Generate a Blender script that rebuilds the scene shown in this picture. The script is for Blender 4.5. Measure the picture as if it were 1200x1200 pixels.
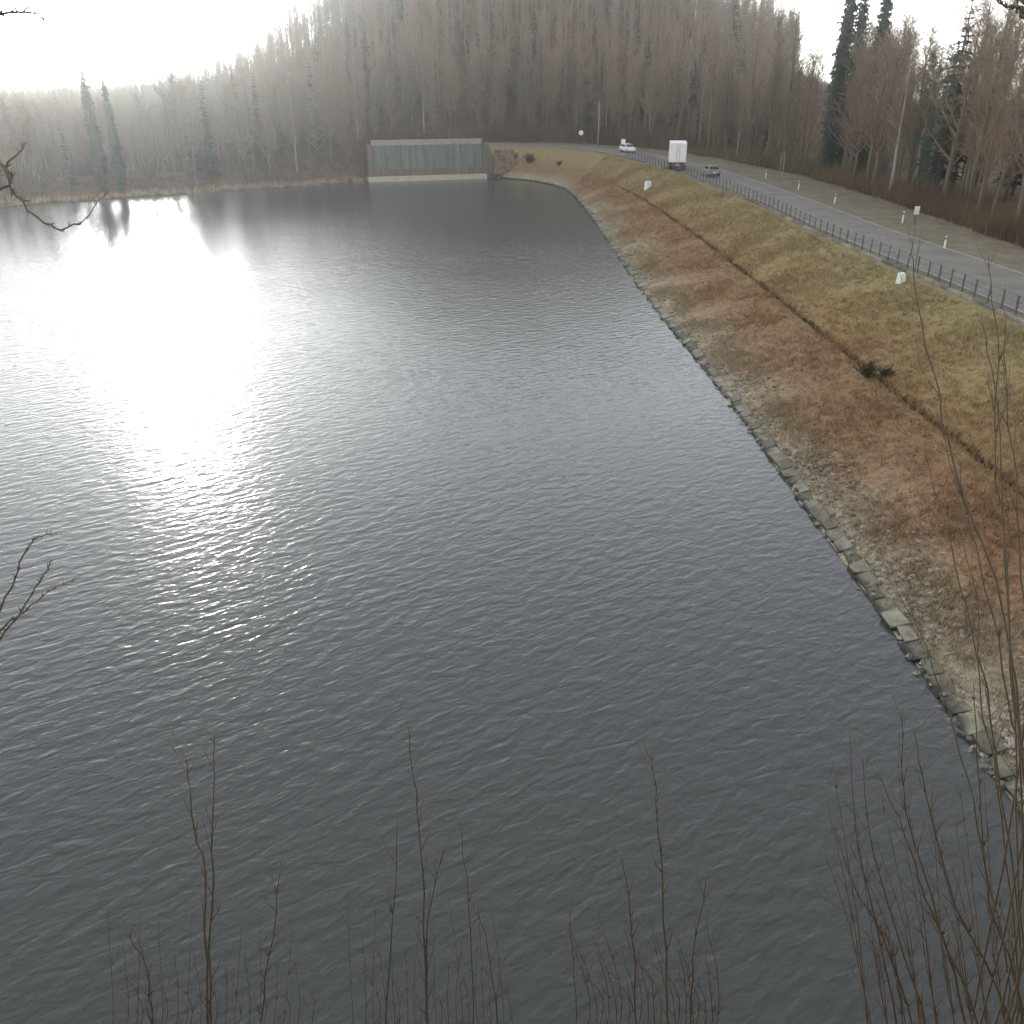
import bpy, math, random
import numpy as np
from mathutils import Vector, Matrix

scene = bpy.context.scene
for o in list(bpy.data.objects):
    bpy.data.objects.remove(o, do_unlink=True)
C = scene.collection
R = math.radians

# ------------------------------------------------------------------ camera
EYE = 18.0                                       # eye height above the water
cam_d = bpy.data.cameras.new('camera')
cam_d.sensor_width = 36.0
cam_d.lens = 31.18
cam_d.clip_start = 0.05
cam_d.clip_end = 4000.0
cam = bpy.data.objects.new('camera', cam_d)
cam.location = (0, 0, EYE)
cam.rotation_euler = (R(90 - 25.92), 0, 0)
C.objects.link(cam)
scene.camera = cam

# ------------------------------------------------------------------ sky and sun
SUN_AZ, SUN_EL = -21.5, 12.0                     # degrees from +Y (negative: towards -X), above the horizon
world = bpy.data.worlds.new('World')
scene.world = world
world.use_nodes = True
nt = world.node_tree
nt.nodes.clear()
sky = nt.nodes.new('ShaderNodeTexSky')
sky.sky_type = 'NISHITA'
sky.sun_disc = False
sky.sun_elevation = R(SUN_EL)
sky.sun_rotation = R(SUN_AZ)
sky.altitude = 300
sky.air_density = 1.0
sky.dust_density = 0.25
sky.ozone_density = 1.0
hsv = nt.nodes.new('ShaderNodeHueSaturation')
hsv.inputs['Saturation'].default_value = 0.19
bg = nt.nodes.new('ShaderNodeBackground')
bg.inputs['Strength'].default_value = 0.14
wo = nt.nodes.new('ShaderNodeOutputWorld')
nt.links.new(sky.outputs[0], hsv.inputs['Color'])
nt.links.new(hsv.outputs[0], bg.inputs['Color'])
nt.links.new(bg.outputs[0], wo.inputs['Surface'])

sun_d = bpy.data.lights.new('sun', 'SUN')
sun_d.energy = 0.5
sun_d.angle = R(5.0)
sun_d.color = (1.0, 0.985, 0.96)
sun = bpy.data.objects.new('sun', sun_d)
sv = Vector((math.sin(R(SUN_AZ)) * math.cos(R(SUN_EL)), math.cos(R(SUN_AZ)) * math.cos(R(SUN_EL)), math.sin(R(SUN_EL))))
sun.rotation_euler = sv.to_track_quat('Z', 'Y').to_euler()
sun.location = (-60, 200, 120)
C.objects.link(sun)

vs = scene.view_settings
vs.view_transform = 'Standard'
vs.look = 'None'
vs.exposure = 1.75
vs.gamma = 1.0
vs.use_curve_mapping = False

scene.render.engine = 'CYCLES'
cy = scene.cycles
cy.use_denoising = True
cy.max_bounces = 5
cy.diffuse_bounces = 2
cy.glossy_bounces = 2
cy.transmission_bounces = 2
cy.volume_bounces = 1
cy.transparent_max_bounces = 6
cy.caustics_reflective = False
cy.caustics_refractive = False

# ------------------------------------------------------------------ helpers
def tag(o, label=None, cat=None, group=None, kind=None):
    if label: o['label'] = label
    if cat: o['category'] = cat
    if group: o['group'] = group
    if kind: o['kind'] = kind
    return o

def link(o, parent=None):
    C.objects.link(o)
    if parent is not None:
        o.parent = parent
    return o

def mesh(name, v, f, mat, smooth=False):
    me = bpy.data.meshes.new(name)
    me.from_pydata([tuple(map(float, p)) for p in v], [], [tuple(int(i) for i in q) for q in f])
    if mat is not None:
        me.materials.append(mat)
    if smooth:
        me.polygons.foreach_set('use_smooth', [True] * len(me.polygons))
    me.update()
    return me

def tri_mesh(name, V, mat):
    """fast triangle soup: V has shape (n*3, 3)"""
    V = np.asarray(V, dtype=np.float32)
    n = len(V) // 3
    me = bpy.data.meshes.new(name)
    me.vertices.add(n * 3); me.loops.add(n * 3); me.polygons.add(n)
    me.vertices.foreach_set('co', V.ravel())
    me.loops.foreach_set('vertex_index', np.arange(n * 3, dtype=np.int32))
    me.polygons.foreach_set('loop_start', np.arange(0, n * 3, 3, dtype=np.int32))
    me.polygons.foreach_set('loop_total', np.full(n, 3, dtype=np.int32))
    me.materials.append(mat)
    me.update()
    me.validate()
    return me

def ob(name, me, parent=None, loc=(0, 0, 0), rz=0.0):
    o = bpy.data.objects.new(name, me)
    o.location = loc
    o.rotation_euler = (0, 0, rz)
    return link(o, parent)

def empty(name, loc=(0, 0, 0), rz=0.0):
    o = bpy.data.objects.new(name, None)
    o.empty_display_size = 0.3
    o.location = loc
    o.rotation_euler = (0, 0, rz)
    return link(o)

class MB:
    """collects boxes and tubes for one mesh"""
    def __init__(s): s.v, s.f = [], []
    def box(s, c, d, taper=(1, 1)):
        n = len(s.v)
        for sz in (-1, 1):
            tx, ty = taper if sz > 0 else (1, 1)
            for sx, sy in ((-1, -1), (1, -1), (1, 1), (-1, 1)):
                s.v.append((c[0] + sx * d[0] / 2 * tx, c[1] + sy * d[1] / 2 * ty, c[2] + sz * d[2] / 2))
        for q in ((3, 2, 1, 0), (4, 5, 6, 7), (0, 1, 5, 4), (1, 2, 6, 5), (2, 3, 7, 6), (3, 0, 4, 7)):
            s.f.append([n + i for i in q])
        return s
    def tube(s, pts, rad, k=6, cap=True):
        pts = [Vector(p) for p in pts]
        n0 = len(s.v)
        for i, p in enumerate(pts):
            a = pts[max(0, i - 1)]; b = pts[min(len(pts) - 1, i + 1)]
            t = (b - a).normalized()
            x = t.cross(Vector((0.31, 0.87, 0.38))).normalized()
            y = t.cross(x)
            for j in range(k):
                an = 2 * math.pi * j / k
                s.v.append(tuple(p + (x * math.cos(an) + y * math.sin(an)) * rad[i]))
        for i in range(len(pts) - 1):
            for j in range(k):
                a, b = n0 + i * k + j, n0 + i * k + (j + 1) % k
                s.f.append((a, b, b + k, a + k))
        if cap:
            s.f.append(tuple(n0 + j for j in reversed(range(k))))
            s.f.append(tuple(n0 + (len(pts) - 1) * k + j for j in range(k)))
        return s
    def cyl(s, c, axis, r, w, k=14):
        a = Vector(axis) * w / 2
        return s.tube([Vector(c) - a, Vector(c) + a], [r, r], k)
    def prism(s, prof, w):
        """profile in (y, z), extruded along x by w, centred"""
        n = len(s.v); k = len(prof)
        for sx in (-1, 1):
            for y, z in prof: s.v.append((sx * w / 2, y, z))
        s.f.append(tuple(n + j for j in range(k))); s.f.append(tuple(n + k + j for j in reversed(range(k))))
        for j in range(k):
            s.f.append((n + j, n + k + j, n + k + (j + 1) % k, n + (j + 1) % k))
        return s
    def mesh(s, name, mat, smooth=False, bevel=0.0):
        me = mesh(name, s.v, s.f, mat, smooth)
        if bevel:
            import bmesh
            bm = bmesh.new(); bm.from_mesh(me)
            bmesh.ops.bevel(bm, geom=bm.edges[:], offset=bevel, segments=2, affect='EDGES', profile=0.6)
            bmesh.ops.recalc_face_normals(bm, faces=bm.faces[:])
            bm.to_mesh(me); bm.free()
        return me

# ------------------------------------------------------------------ materials
def new_mat(name, rough=0.85, spec=0.2):
    m = bpy.data.materials.new(name)
    m.use_nodes = True
    b = m.node_tree.nodes['Principled BSDF']
    b.inputs['Roughness'].default_value = rough
    b.inputs['Specular IOR Level'].default_value = spec
    return m, m.node_tree.nodes, m.node_tree.links, b

def N(nodes, t, **kw):
    n = nodes.new(t)
    for k, v in kw.items():
        if k in n.inputs: n.inputs[k].default_value = v
        else: setattr(n, k, v)
    return n

def ramp(nodes, stops):
    r = nodes.new('ShaderNodeValToRGB')
    e = r.color_ramp.elements
    while len(e) < len(stops): e.new(0.5)
    for i, (p, c) in enumerate(stops):
        e[i].position = p; e[i].color = (*c, 1)
    return r

def noisy(name, cols, scale, rough=0.85, spec=0.2, bump=0.0, bscale=None, dist=0.1, stretch=None, per_island=0.0):
    """base colour from world-space noise through a ramp, with a bump"""
    m, nd, lk, b = new_mat(name, rough, spec)
    geo = N(nd, 'ShaderNodeNewGeometry')
    src = geo.outputs['Position']
    if stretch:
        mp = N(nd, 'ShaderNodeMapping'); mp.inputs['Scale'].default_value = stretch
        lk.new(src, mp.inputs[0]); src = mp.outputs[0]
    n1 = N(nd, 'ShaderNodeTexNoise', Scale=scale, Detail=6.0, Roughness=0.65)
    lk.new(src, n1.inputs['Vector'])
    fac = n1.outputs['Fac']
    if per_island:
        ad = N(nd, 'ShaderNodeMath', operation='MULTIPLY_ADD'); ad.inputs[1].default_value = per_island
        sb = N(nd, 'ShaderNodeMath', operation='SUBTRACT'); sb.inputs[1].default_value = per_island * 0.5
        lk.new(geo.outputs['Random Per Island'], ad.inputs[0]); lk.new(fac, ad.inputs[2])
        lk.new(ad.outputs[0], sb.inputs[0]); fac = sb.outputs[0]
    n = len(cols)
    rp = ramp(nd, [(0.3 + 0.42 * i / max(1, n - 1), c) for i, c in enumerate(cols)])
    lk.new(fac, rp.inputs[0]); lk.new(rp.outputs[0], b.inputs['Base Color'])
    if bump:
        n2 = N(nd, 'ShaderNodeTexNoise', Scale=bscale or scale * 4, Detail=5.0)
        lk.new(src, n2.inputs['Vector'])
        bp = N(nd, 'ShaderNodeBump', Strength=bump, Distance=dist)
        lk.new(n2.outputs['Fac'], bp.inputs['Height']); lk.new(bp.outputs[0], b.inputs['Normal'])
    return m

def bark(name, dark, light, scale=3.0):
    """bark with a shade of its own for every single tree"""
    m, nd, lk, b = new_mat(name, 0.9, 0.1)
    oi = N(nd, 'ShaderNodeObjectInfo'); geo = N(nd, 'ShaderNodeNewGeometry')
    n1 = N(nd, 'ShaderNodeTexNoise', Scale=scale, Detail=4.0)
    lk.new(geo.outputs['Position'], n1.inputs['Vector'])
    n3 = N(nd, 'ShaderNodeTexNoise', Scale=0.035, Detail=2.0)
    lk.new(geo.outputs['Position'], n3.inputs['Vector'])
    a = N(nd, 'ShaderNodeMath', operation='MULTIPLY_ADD'); a.inputs[1].default_value = 0.45
    lk.new(oi.outputs['Random'], a.inputs[0]); lk.new(n3.outputs['Fac'], a.inputs[2])
    a2 = N(nd, 'ShaderNodeMath', operation='MULTIPLY_ADD'); a2.inputs[1].default_value = 0.4
    lk.new(n1.outputs['Fac'], a2.inputs[0]); lk.new(a.outputs[0], a2.inputs[2])
    rp = ramp(nd, [(0.55, dark), (1.15 if False else 0.98, light)])
    lk.new(a2.outputs[0], rp.inputs[0]); lk.new(rp.outputs[0], b.inputs['Base Color'])
    return m

M = {}
M['bark'] = bark('bark', (0.09, 0.07, 0.05), (0.16, 0.13, 0.095))
M['twig'] = bark('twig', (0.13, 0.092, 0.064), (0.25, 0.185, 0.13))
M['birch'] = bark('birch', (0.17, 0.155, 0.14), (0.34, 0.32, 0.3))
M['needle'] = bark('needle', (0.028, 0.045, 0.032), (0.075, 0.095, 0.068))
M['litter'] = noisy('leaf_litter', [(0.07, 0.045, 0.03), (0.13, 0.085, 0.055), (0.17, 0.12, 0.075)], 0.35, 0.95, 0.1, 0.6, 1.2, 0.4)
M['brush'] = noisy('brush', [(0.09, 0.062, 0.042), (0.15, 0.10, 0.065), (0.19, 0.145, 0.09)], 0.12, 0.95, 0.1, per_island=0.3)
M['shoot'] = noisy('shoot', [(0.12, 0.098, 0.068), (0.2, 0.155, 0.11)], 9.0, 0.7, 0.3, 0.3, 60, 0.004)
M['shoot_red'] = noisy('shoot_red', [(0.13, 0.075, 0.05), (0.2, 0.125, 0.085)], 9.0, 0.7, 0.3)
M['bank'] = noisy('bank_earth', [(0.05, 0.045, 0.025), (0.09, 0.075, 0.04), (0.13, 0.1, 0.06)], 1.2, 0.95, 0.1, 0.6, 6, 0.1)
M['asphalt'] = noisy('asphalt', [(0.125, 0.112, 0.098), (0.17, 0.153, 0.135), (0.21, 0.19, 0.165)], 0.35, 0.85, 0.3, 0.25, 25, 0.01)
M['verge'] = noisy('verge_gravel', [(0.12, 0.105, 0.07), (0.18, 0.15, 0.11), (0.23, 0.195, 0.15)], 0.6, 0.95, 0.1, 0.5, 8, 0.06)
M['paint'] = noisy('road_paint', [(0.24, 0.23, 0.21), (0.5, 0.48, 0.45)], 2.0, 0.7)
M['concrete'] = noisy('concrete', [(0.24, 0.235, 0.21), (0.36, 0.35, 0.32), (0.43, 0.42, 0.39)], 1.1, 0.9, 0.2, 0.35, 9, 0.02, per_island=0.2)
M['sill'] = noisy('pale_concrete', [(0.36, 0.32, 0.26), (0.52, 0.46, 0.38)], 0.6, 0.9, 0.2)
M['moss'] = noisy('mossy_concrete', [(0.09, 0.11, 0.088), (0.14, 0.165, 0.135), (0.22, 0.22, 0.19)], 0.35, 0.9, 0.2, 0.3, 3, 0.02, stretch=(3.5, 3.5, 0.35), per_island=0.15)
M['damp'] = noisy('damp_concrete', [(0.11, 0.095, 0.075), (0.19, 0.155, 0.12)], 0.5, 0.9, 0.2, stretch=(3, 3, 0.5))
M['parapet'] = noisy('parapet_concrete', [(0.23, 0.18, 0.17), (0.33, 0.275, 0.26)], 0.7, 0.9, 0.2)
M['stone'] = noisy('stone', [(0.11, 0.10, 0.08), (0.21, 0.19, 0.16), (0.34, 0.315, 0.27)], 0.8, 0.95, 0.15, 0.5, 14, 0.03, per_island=0.5)
M['wet_stone'] = noisy('wet_stone', [(0.03, 0.03, 0.026), (0.06, 0.058, 0.05), (0.11, 0.105, 0.09)], 0.8, 0.45, 0.4, 0.5, 14, 0.03, per_island=0.5)
M['metal'] = noisy('galvanised_steel', [(0.05, 0.05, 0.048), (0.10, 0.10, 0.097)], 1.5, 0.55, 0.5)
def edge_mat():
    m = noisy('edge_concrete', [(0.12, 0.115, 0.095), (0.21, 0.2, 0.175), (0.30, 0.285, 0.25)], 1.3, 0.9, 0.2, 0.5, 7, 0.04, per_island=0.3)
    nd, lk = m.node_tree.nodes, m.node_tree.links
    b = nd['Principled BSDF']; src = b.inputs['Base Color'].links[0].from_socket
    oi = N(nd, 'ShaderNodeObjectInfo'); rv = ramp(nd, [(0.0, (0.55, 0.55, 0.5)), (1.0, (1.35, 1.3, 1.2))]); lk.new(oi.outputs['Random'], rv.inputs[0])
    vm = N(nd, 'ShaderNodeMix', data_type='RGBA', blend_type='MULTIPLY'); vm.inputs['Factor'].default_value = 1.0   # every block weathered differently
    lk.new(src, vm.inputs['A']); lk.new(rv.outputs[0], vm.inputs['B']); src = vm.outputs['Result']
    geo = N(nd, 'ShaderNodeNewGeometry'); sp = N(nd, 'ShaderNodeSeparateXYZ'); lk.new(geo.outputs['Position'], sp.inputs[0])
    n = N(nd, 'ShaderNodeTexNoise', Scale=2.0, Detail=4.0); lk.new(geo.outputs['Position'], n.inputs['Vector'])
    a = N(nd, 'ShaderNodeMath', operation='MULTIPLY_ADD'); a.inputs[1].default_value = -0.22
    lk.new(n.outputs['Fac'], a.inputs[0]); lk.new(sp.outputs['Z'], a.inputs[2])
    mr = N(nd, 'ShaderNodeMapRange'); mr.inputs['From Min'].default_value = 0.0; mr.inputs['From Max'].default_value = 0.09
    lk.new(a.outputs[0], mr.inputs['Value'])
    mx = N(nd, 'ShaderNodeMix', data_type='RGBA'); mx.inputs['A'].default_value = (0.045, 0.045, 0.036, 1)   # algae and wet at the water
    lk.new(mr.outputs[0], mx.inputs['Factor']); lk.new(src, mx.inputs['B']); lk.new(mx.outputs['Result'], b.inputs['Base Color'])
    return m
M['edge'] = edge_mat()
M['masonry'] = noisy('tan_masonry', [(0.13, 0.10, 0.07), (0.24, 0.19, 0.13), (0.33, 0.27, 0.19)], 0.9, 0.95, 0.1, 0.6, 5, 0.05, per_island=0.5)
M['white'] = noisy('white_paint', [(0.74, 0.73, 0.70), (0.82, 0.81, 0.79)], 1.5, 0.5, 0.5)
M['greyp'] = noisy('grey_car_paint', [(0.22, 0.22, 0.21), (0.26, 0.26, 0.25)], 2.0, 0.35, 0.5)
M['black'] = noisy('black_rubber', [(0.015, 0.015, 0.015), (0.03, 0.03, 0.03)], 5, 0.8, 0.3)
M['chassis'] = noisy('dark_chassis', [(0.03, 0.028, 0.025), (0.055, 0.05, 0.045)], 3, 0.8, 0.3)
M['glass'] = noisy('dark_glass', [(0.02, 0.025, 0.03), (0.03, 0.035, 0.04)], 2, 0.08, 0.6)
M['red'] = noisy('red_lens', [(0.35, 0.03, 0.02), (0.45, 0.04, 0.03)], 4, 0.3, 0.5)
M['rim'] = noisy('steel_rim', [(0.35, 0.35, 0.35), (0.5, 0.5, 0.5)], 4, 0.4, 0.5)
M['hedge'] = noisy('dark_heather', [(0.065, 0.055, 0.035), (0.12, 0.095, 0.058)], 0.6, 0.95, 0.1, per_island=0.3)

def slope_mat(name, tufts):
    """winter turf: pale by the water, rust-red bramble on the lower slope, straw and olive towards the crest"""
    m, nd, lk, b = new_mat(name, 0.95, 0.08)
    geo = N(nd, 'ShaderNodeNewGeometry')
    sep = N(nd, 'ShaderNodeSeparateXYZ')
    n1 = N(nd, 'ShaderNodeTexNoise', Scale=0.16, Detail=5.0, Roughness=0.6)
    lk.new(geo.outputs['Position'], n1.inputs['Vector']); lk.new(geo.outputs['Position'], sep.inputs[0])
    # height above the water, pushed about by noise
    a = N(nd, 'ShaderNodeMath', operation='MULTIPLY_ADD'); a.inputs[1].default_value = 2.6
    lk.new(n1.outputs['Fac'], a.inputs[0]); lk.new(sep.outputs['Z'], a.inputs[2])
    mr = N(nd, 'ShaderNodeMapRange'); mr.inputs['From Min'].default_value = 1.0; mr.inputs['From Max'].default_value = 7.6
    lk.new(a.outputs[0], mr.inputs['Value'])
    pale, rust, straw, olive = (0.31, 0.265, 0.19), (0.22, 0.133, 0.078), (0.25, 0.19, 0.10), (0.21, 0.178, 0.088)
    rp = ramp(nd, [(0.10, pale), (0.22, (0.25, 0.175, 0.11)), (0.32, rust), (0.55, (0.24, 0.172, 0.088)), (0.72, straw), (0.95, olive)])
    lk.new(mr.outputs[0], rp.inputs[0])
    n2 = N(nd, 'ShaderNodeTexNoise', Scale=1.7, Detail=6.0, Roughness=0.7)
    lk.new(geo.outputs['Position'], n2.inputs['Vector'])
    f = n2.outputs['Fac']
    if tufts:
        ad = N(nd, 'ShaderNodeMath', operation='MULTIPLY_ADD'); ad.inputs[1].default_value = 0.35
        lk.new(geo.outputs['Random Per Island'], ad.inputs[0]); lk.new(f, ad.inputs[2])
        su = N(nd, 'ShaderNodeMath', operation='SUBTRACT'); su.inputs[1].default_value = 0.14
        lk.new(ad.outputs[0], su.inputs[0]); f = su.outputs[0]
    rv = ramp(nd, [(0.28, (0.95, 0.95, 0.94)), (0.5, (1.3, 1.3, 1.27)), (0.74, (1.65, 1.62, 1.54))] if tufts else [(0.28, (0.72, 0.72, 0.72)), (0.5, (1.0, 1.0, 0.99)), (0.74, (1.28, 1.26, 1.2))])
    lk.new(f, rv.inputs[0])
    mx = N(nd, 'ShaderNodeMix', data_type='RGBA', blend_type='MULTIPLY'); mx.inputs['Factor'].default_value = 1.0
    lk.new(rp.outputs[0], mx.inputs['A']); lk.new(rv.outputs[0], mx.inputs['B'])
    lk.new(mx.outputs['Result'], b.inputs['Base Color'])
    if not tufts:
        n3 = N(nd, 'ShaderNodeTexNoise', Scale=3.5, Detail=6.0)
        lk.new(geo.outputs['Position'], n3.inputs['Vector'])
        bp = N(nd, 'ShaderNodeBump', Strength=0.8, Distance=0.21)
        lk.new(n3.outputs['Fac'], bp.inputs['Height']); lk.new(bp.outputs[0], b.inputs['Normal'])
    return m
M['slope'] = slope_mat('winter_turf', False)
M['tuft'] = slope_mat('winter_grass', True)

def water_mat():
    m, nd, lk, b = new_mat('water', 0.17, 0.5)
    b.inputs['IOR'].default_value = 1.33
    b.inputs['Base Color'].default_value = (0.062, 0.066, 0.064, 1)
    geo = N(nd, 'ShaderNodeNewGeometry')
    rot = N(nd, 'ShaderNodeMapping')
    rot.inputs['Rotation'].default_value = (0, 0, R(-34))          # crests run obliquely to the dam
    lk.new(geo.outputs['Position'], rot.inputs[0])
    str_ = N(nd, 'ShaderNodeMapping'); str_.inputs['Scale'].default_value = (0.55, 1.05, 1.0)
    lk.new(rot.outputs[0], str_.inputs[0]); rot = str_
    layers = [(0.9, 0.10, 1.0), (2.3, 0.27, 2.0), (5.5, 0.06, 2.0)]
    tot = None
    for sc, amp, det in layers:
        n = N(nd, 'ShaderNodeTexNoise', Scale=sc, Detail=det, Roughness=0.5, Distortion=0.35)
        lk.new(rot.outputs[0], n.inputs['Vector'])
        mu = N(nd, 'ShaderNodeMath', operation='MULTIPLY_ADD'); mu.inputs[1].default_value = amp
        lk.new(n.outputs['Fac'], mu.inputs[0])
        if tot is not None: lk.new(tot, mu.inputs[2])
        else: mu.inputs[2].default_value = 0.0
        tot = mu.outputs[0]
    # gusts: ripples grow and fade over tens of metres
    gs = N(nd, 'ShaderNodeTexNoise', Scale=0.045, Detail=3.0, Roughness=0.6)
    lk.new(geo.outputs['Position'], gs.inputs['Vector'])
    gm = N(nd, 'ShaderNodeMapRange'); gm.inputs['From Min'].default_value = 0.32; gm.inputs['From Max'].default_value = 0.68
    gm.inputs['To Min'].default_value = 0.72; gm.inputs['To Max'].default_value = 1.2
    lk.new(gs.outputs['Fac'], gm.inputs['Value'])
    ml = N(nd, 'ShaderNodeMath', operation='MULTIPLY')
    lk.new(tot, ml.inputs[0]); lk.new(gm.outputs[0], ml.inputs[1]); tot = ml.outputs[0]
    bp = N(nd, 'ShaderNodeBump', Strength=1.0, Distance=0.18)
    lk.new(tot, bp.inputs['Height']); lk.new(bp.outputs[0], b.inputs['Normal'])
    return m
M['water'] = water_mat()

# ------------------------------------------------------------------ plan of the dam (metres)
# stations: waterline, mid-slope line, crest edge, far edge of the crest
ST = [((13.9, 2), (21.4, 2), (29.6, 2), (41, 2)),
      ((13.9, 14), (21.4, 14), (29.5, 14), (41, 14)),
      ((13.8, 33), (21.3, 33), (29.3, 33), (41, 35)),
      ((13.4, 58), (21.1, 57), (28.4, 60), (41.5, 62)),
      ((12.4, 80), (20.9, 80), (27.3, 82), (42, 88)),
      ((12.0, 107), (20.3, 107), (27.0, 107), (42.6, 115)),
      ((11.5, 142), (18.4, 143), (24.0, 146), (40.0, 150)),
      ((10.0, 172), (13.8, 174.5), (18.0, 179), (31.0, 189)),
      ((5.0, 187), (7.6, 190), (10.6, 194), (20, 207)),
      ((-1.5, 193.5), (-0.4, 196.5), (1.2, 200.5), (8, 215)),
      ((-8, 197), (-8.3, 199.3), (-8.5, 203), (-5.5, 217)),
      ((-27.9, 191.8), (-28.2, 194.0), (-29, 197), (-32, 210))]
ST = np.array(ST, dtype=float)                   # (n, 4, 2)

def catmull(A, per):
    out = []
    n = len(A)
    for i in range(n - 1):
        p0, p1, p2, p3 = A[max(0, i - 1)], A[i], A[i + 1], A[min(n - 1, i + 2)]
        for t in np.linspace(0, 1, per, endpoint=False):
            t2, t3 = t * t, t * t * t
            out.append(0.5 * ((2 * p1) + (-p0 + p2) * t + (2 * p0 - 5 * p1 + 4 * p2 - p3) * t2 + (-p0 + 3 * p1 - 3 * p2 + p3) * t3))
    out.append(A[-1])
    return np.array(out)
ROW = catmull(ST, 18)                            # (m, 4, 2)
NR = len(ROW)
Z_MID, Z_CREST = 2.65, 5.6

LAKE = np.array([tuple(p) for p in ROW[:, 0][::6]] + [(-30.5, 186.8), (-43.2, 176.2), (-59.7, 163.8), (-71.5, 156.5), (-80, 148), (-120, 132), (-330, 118),
                 (-330, 4), (-60, 9), (-20, 10.4), (0, 10.7), (12, 10.5)])

def seg_dist(P, L, closed=False):
    P = np.atleast_2d(P)
    A = L; B = np.roll(L, -1, axis=0)
    if not closed: A, B = A[:-1], B[:-1]
    d = np.full(len(P), 1e9)
    for a, b in zip(A, B):
        ab = b - a
        t = np.clip(((P - a) @ ab) / (ab @ ab + 1e-9), 0, 1)
        q = a + t[:, None] * ab
        d = np.minimum(d, np.hypot(*(P - q).T))
    return d

def inside(P, L):
    P = np.atleast_2d(P)
    r = np.zeros(len(P), bool)
    j = len(L) - 1
    for i in range(len(L)):
        xi, yi = L[i]; xj, yj = L[j]
        c = ((yi > P[:, 1]) != (yj > P[:, 1])) & (P[:, 0] < (xj - xi) * (P[:, 1] - yi) / (yj - yi + 1e-12) + xi)
        r ^= c
        j = i
    return r

DAM = np.vstack([ROW[:, 0][::4], ROW[:, 3][::-4]])
FARE = ROW[:, 3][::4]

def vnoise(x, y, s, seed=0):
    """cheap smooth noise, about -1..1"""
    x = np.asarray(x) * s; y = np.asarray(y) * s
    return (np.sin(x * 1.0 + 1.7 * np.sin(y * 0.7 + seed) + seed) + np.sin(y * 1.13 + 1.3 * np.sin(x * 0.9 + 2 * seed)) +
            np.sin((x + y) * 0.77 + seed * 3.1)) / 3.0

def sstep(a, b, x):
    t = np.clip((x - a) / (b - a), 0, 1)
    return t * t * (3 - 2 * t)

def ground_z(P):
    P = np.atleast_2d(np.asarray(P, dtype=float))
    x, y = P[:, 0], P[:, 1]
    lake = inside(P, LAKE)
    dl = seg_dist(P, LAKE, True) * np.where(lake, -1, 1)
    dam = inside(P, DAM)
    df = seg_dist(P, FARE)
    # wooded hill beyond the far end of the dam, and low rises to either side
    ramp_y = np.minimum(sstep(188, 305, y + 0.05 * np.abs(x)), np.where(dam, 0.0, sstep(-4, 92, df)))
    hill = 47 * np.exp(-((x + 6) / np.where(x < -6, 66, 84)) ** 2) * ramp_y
    far = np.where(x < 0, 3, 4) * sstep(260, 470, y) * (1 - np.exp(-((x + 6) / 70) ** 2))
    base = np.where((x < -30) | (y < 0), np.clip(dl * 0.3, 0, 2.2), 5.3)
    t = np.clip((x + 48) / 22, 0, 1)
    base = np.where((y > 180), np.clip(dl * 0.3, 0, 2.2 + 3.1 * t), base)
    z = base + hill + far + 0.5 * vnoise(x, y, 0.11, 2) * sstep(2, 12, dl)
    # under the built embankment the soil stays a little below its sheets
    dw = dl
    prof = np.interp(dw, [0, 7.5, 15], [0, Z_MID, Z_CREST]) - 0.9
    z = np.where(dam, np.minimum(z, prof), z)
    z = np.where(dam & (dw > 14), 4.5, z)
    z = np.where(lake, np.maximum(dl * 0.3, -3.0) - 0.15, z)
    # the near hillside the camera stands on
    bank = np.where(y > -1, 16.2 - 1.5 * (y + 0.2), 16.2 + 1.5 * 0.8 - (y + 1) * 0.35)
    bank = bank + 0.35 * vnoise(x, y, 0.9, 5)
    bank = np.minimum(bank, 24)
    z = np.where(y < 16, np.maximum(np.where(y < 14, bank, -5), np.where(lake, z, np.where(x > 13, np.minimum(z, 4.0), -3.0))), z)
    return z

def gz(x, y):
    return float(ground_z([(x, y)])[0])

# ------------------------------------------------------------------ the setting
def grid(name, xs, ys, zf, mat, smooth=True):
    X, Y = np.meshgrid(xs, ys)
    P = np.column_stack([X.ravel(), Y.ravel()])
    Z = zf(P)
    v = np.column_stack([P, Z])
    nx, ny = len(xs), len(ys)
    i = np.arange(nx * ny).reshape(ny, nx)
    f = np.stack([i[:-1, :-1], i[:-1, 1:], i[1:, 1:], i[1:, :-1]], -1).reshape(-1, 4)
    return mesh(name, v, f, mat, smooth)

g = ob('ground', grid('ground', np.arange(-345, 265, 4.0), np.arange(16, 521, 4.0), ground_z, M['litter']))
tag(g, kind='structure')
g = ob('hillside', grid('hillside', np.arange(-70, 60.1, 1.0), np.arange(-30, 16.1, 0.8), ground_z, M['bank']))
tag(g, kind='structure')

wv = [(-345, 3, 0), (40, 3, 0), (40, 205, 0), (-345, 205, 0)]
w = ob('water', mesh('water', wv, [(0, 1, 2, 3)], M['water']))
tag(w, kind='structure')

rng = np.random.default_rng(7)
def loft(name, cols, mat, smooth=True, rows=slice(None)):
    """cols: list of (m,3) arrays, side by side along the dam"""
    cols = [c[rows] for c in cols]
    m, k = len(cols[0]), len(cols)
    v = np.stack(cols, 1).reshape(-1, 3)
    i = np.arange(m * k).reshape(m, k)
    f = np.stack([i[:-1, :-1], i[:-1, 1:], i[1:, 1:], i[1:, :-1]], -1).reshape(-1, 4)
    return mesh(name, v, f, mat, smooth)

def xyz(p2, z):
    z = np.broadcast_to(z, (len(p2),))
    return np.column_stack([p2, z])

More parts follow.
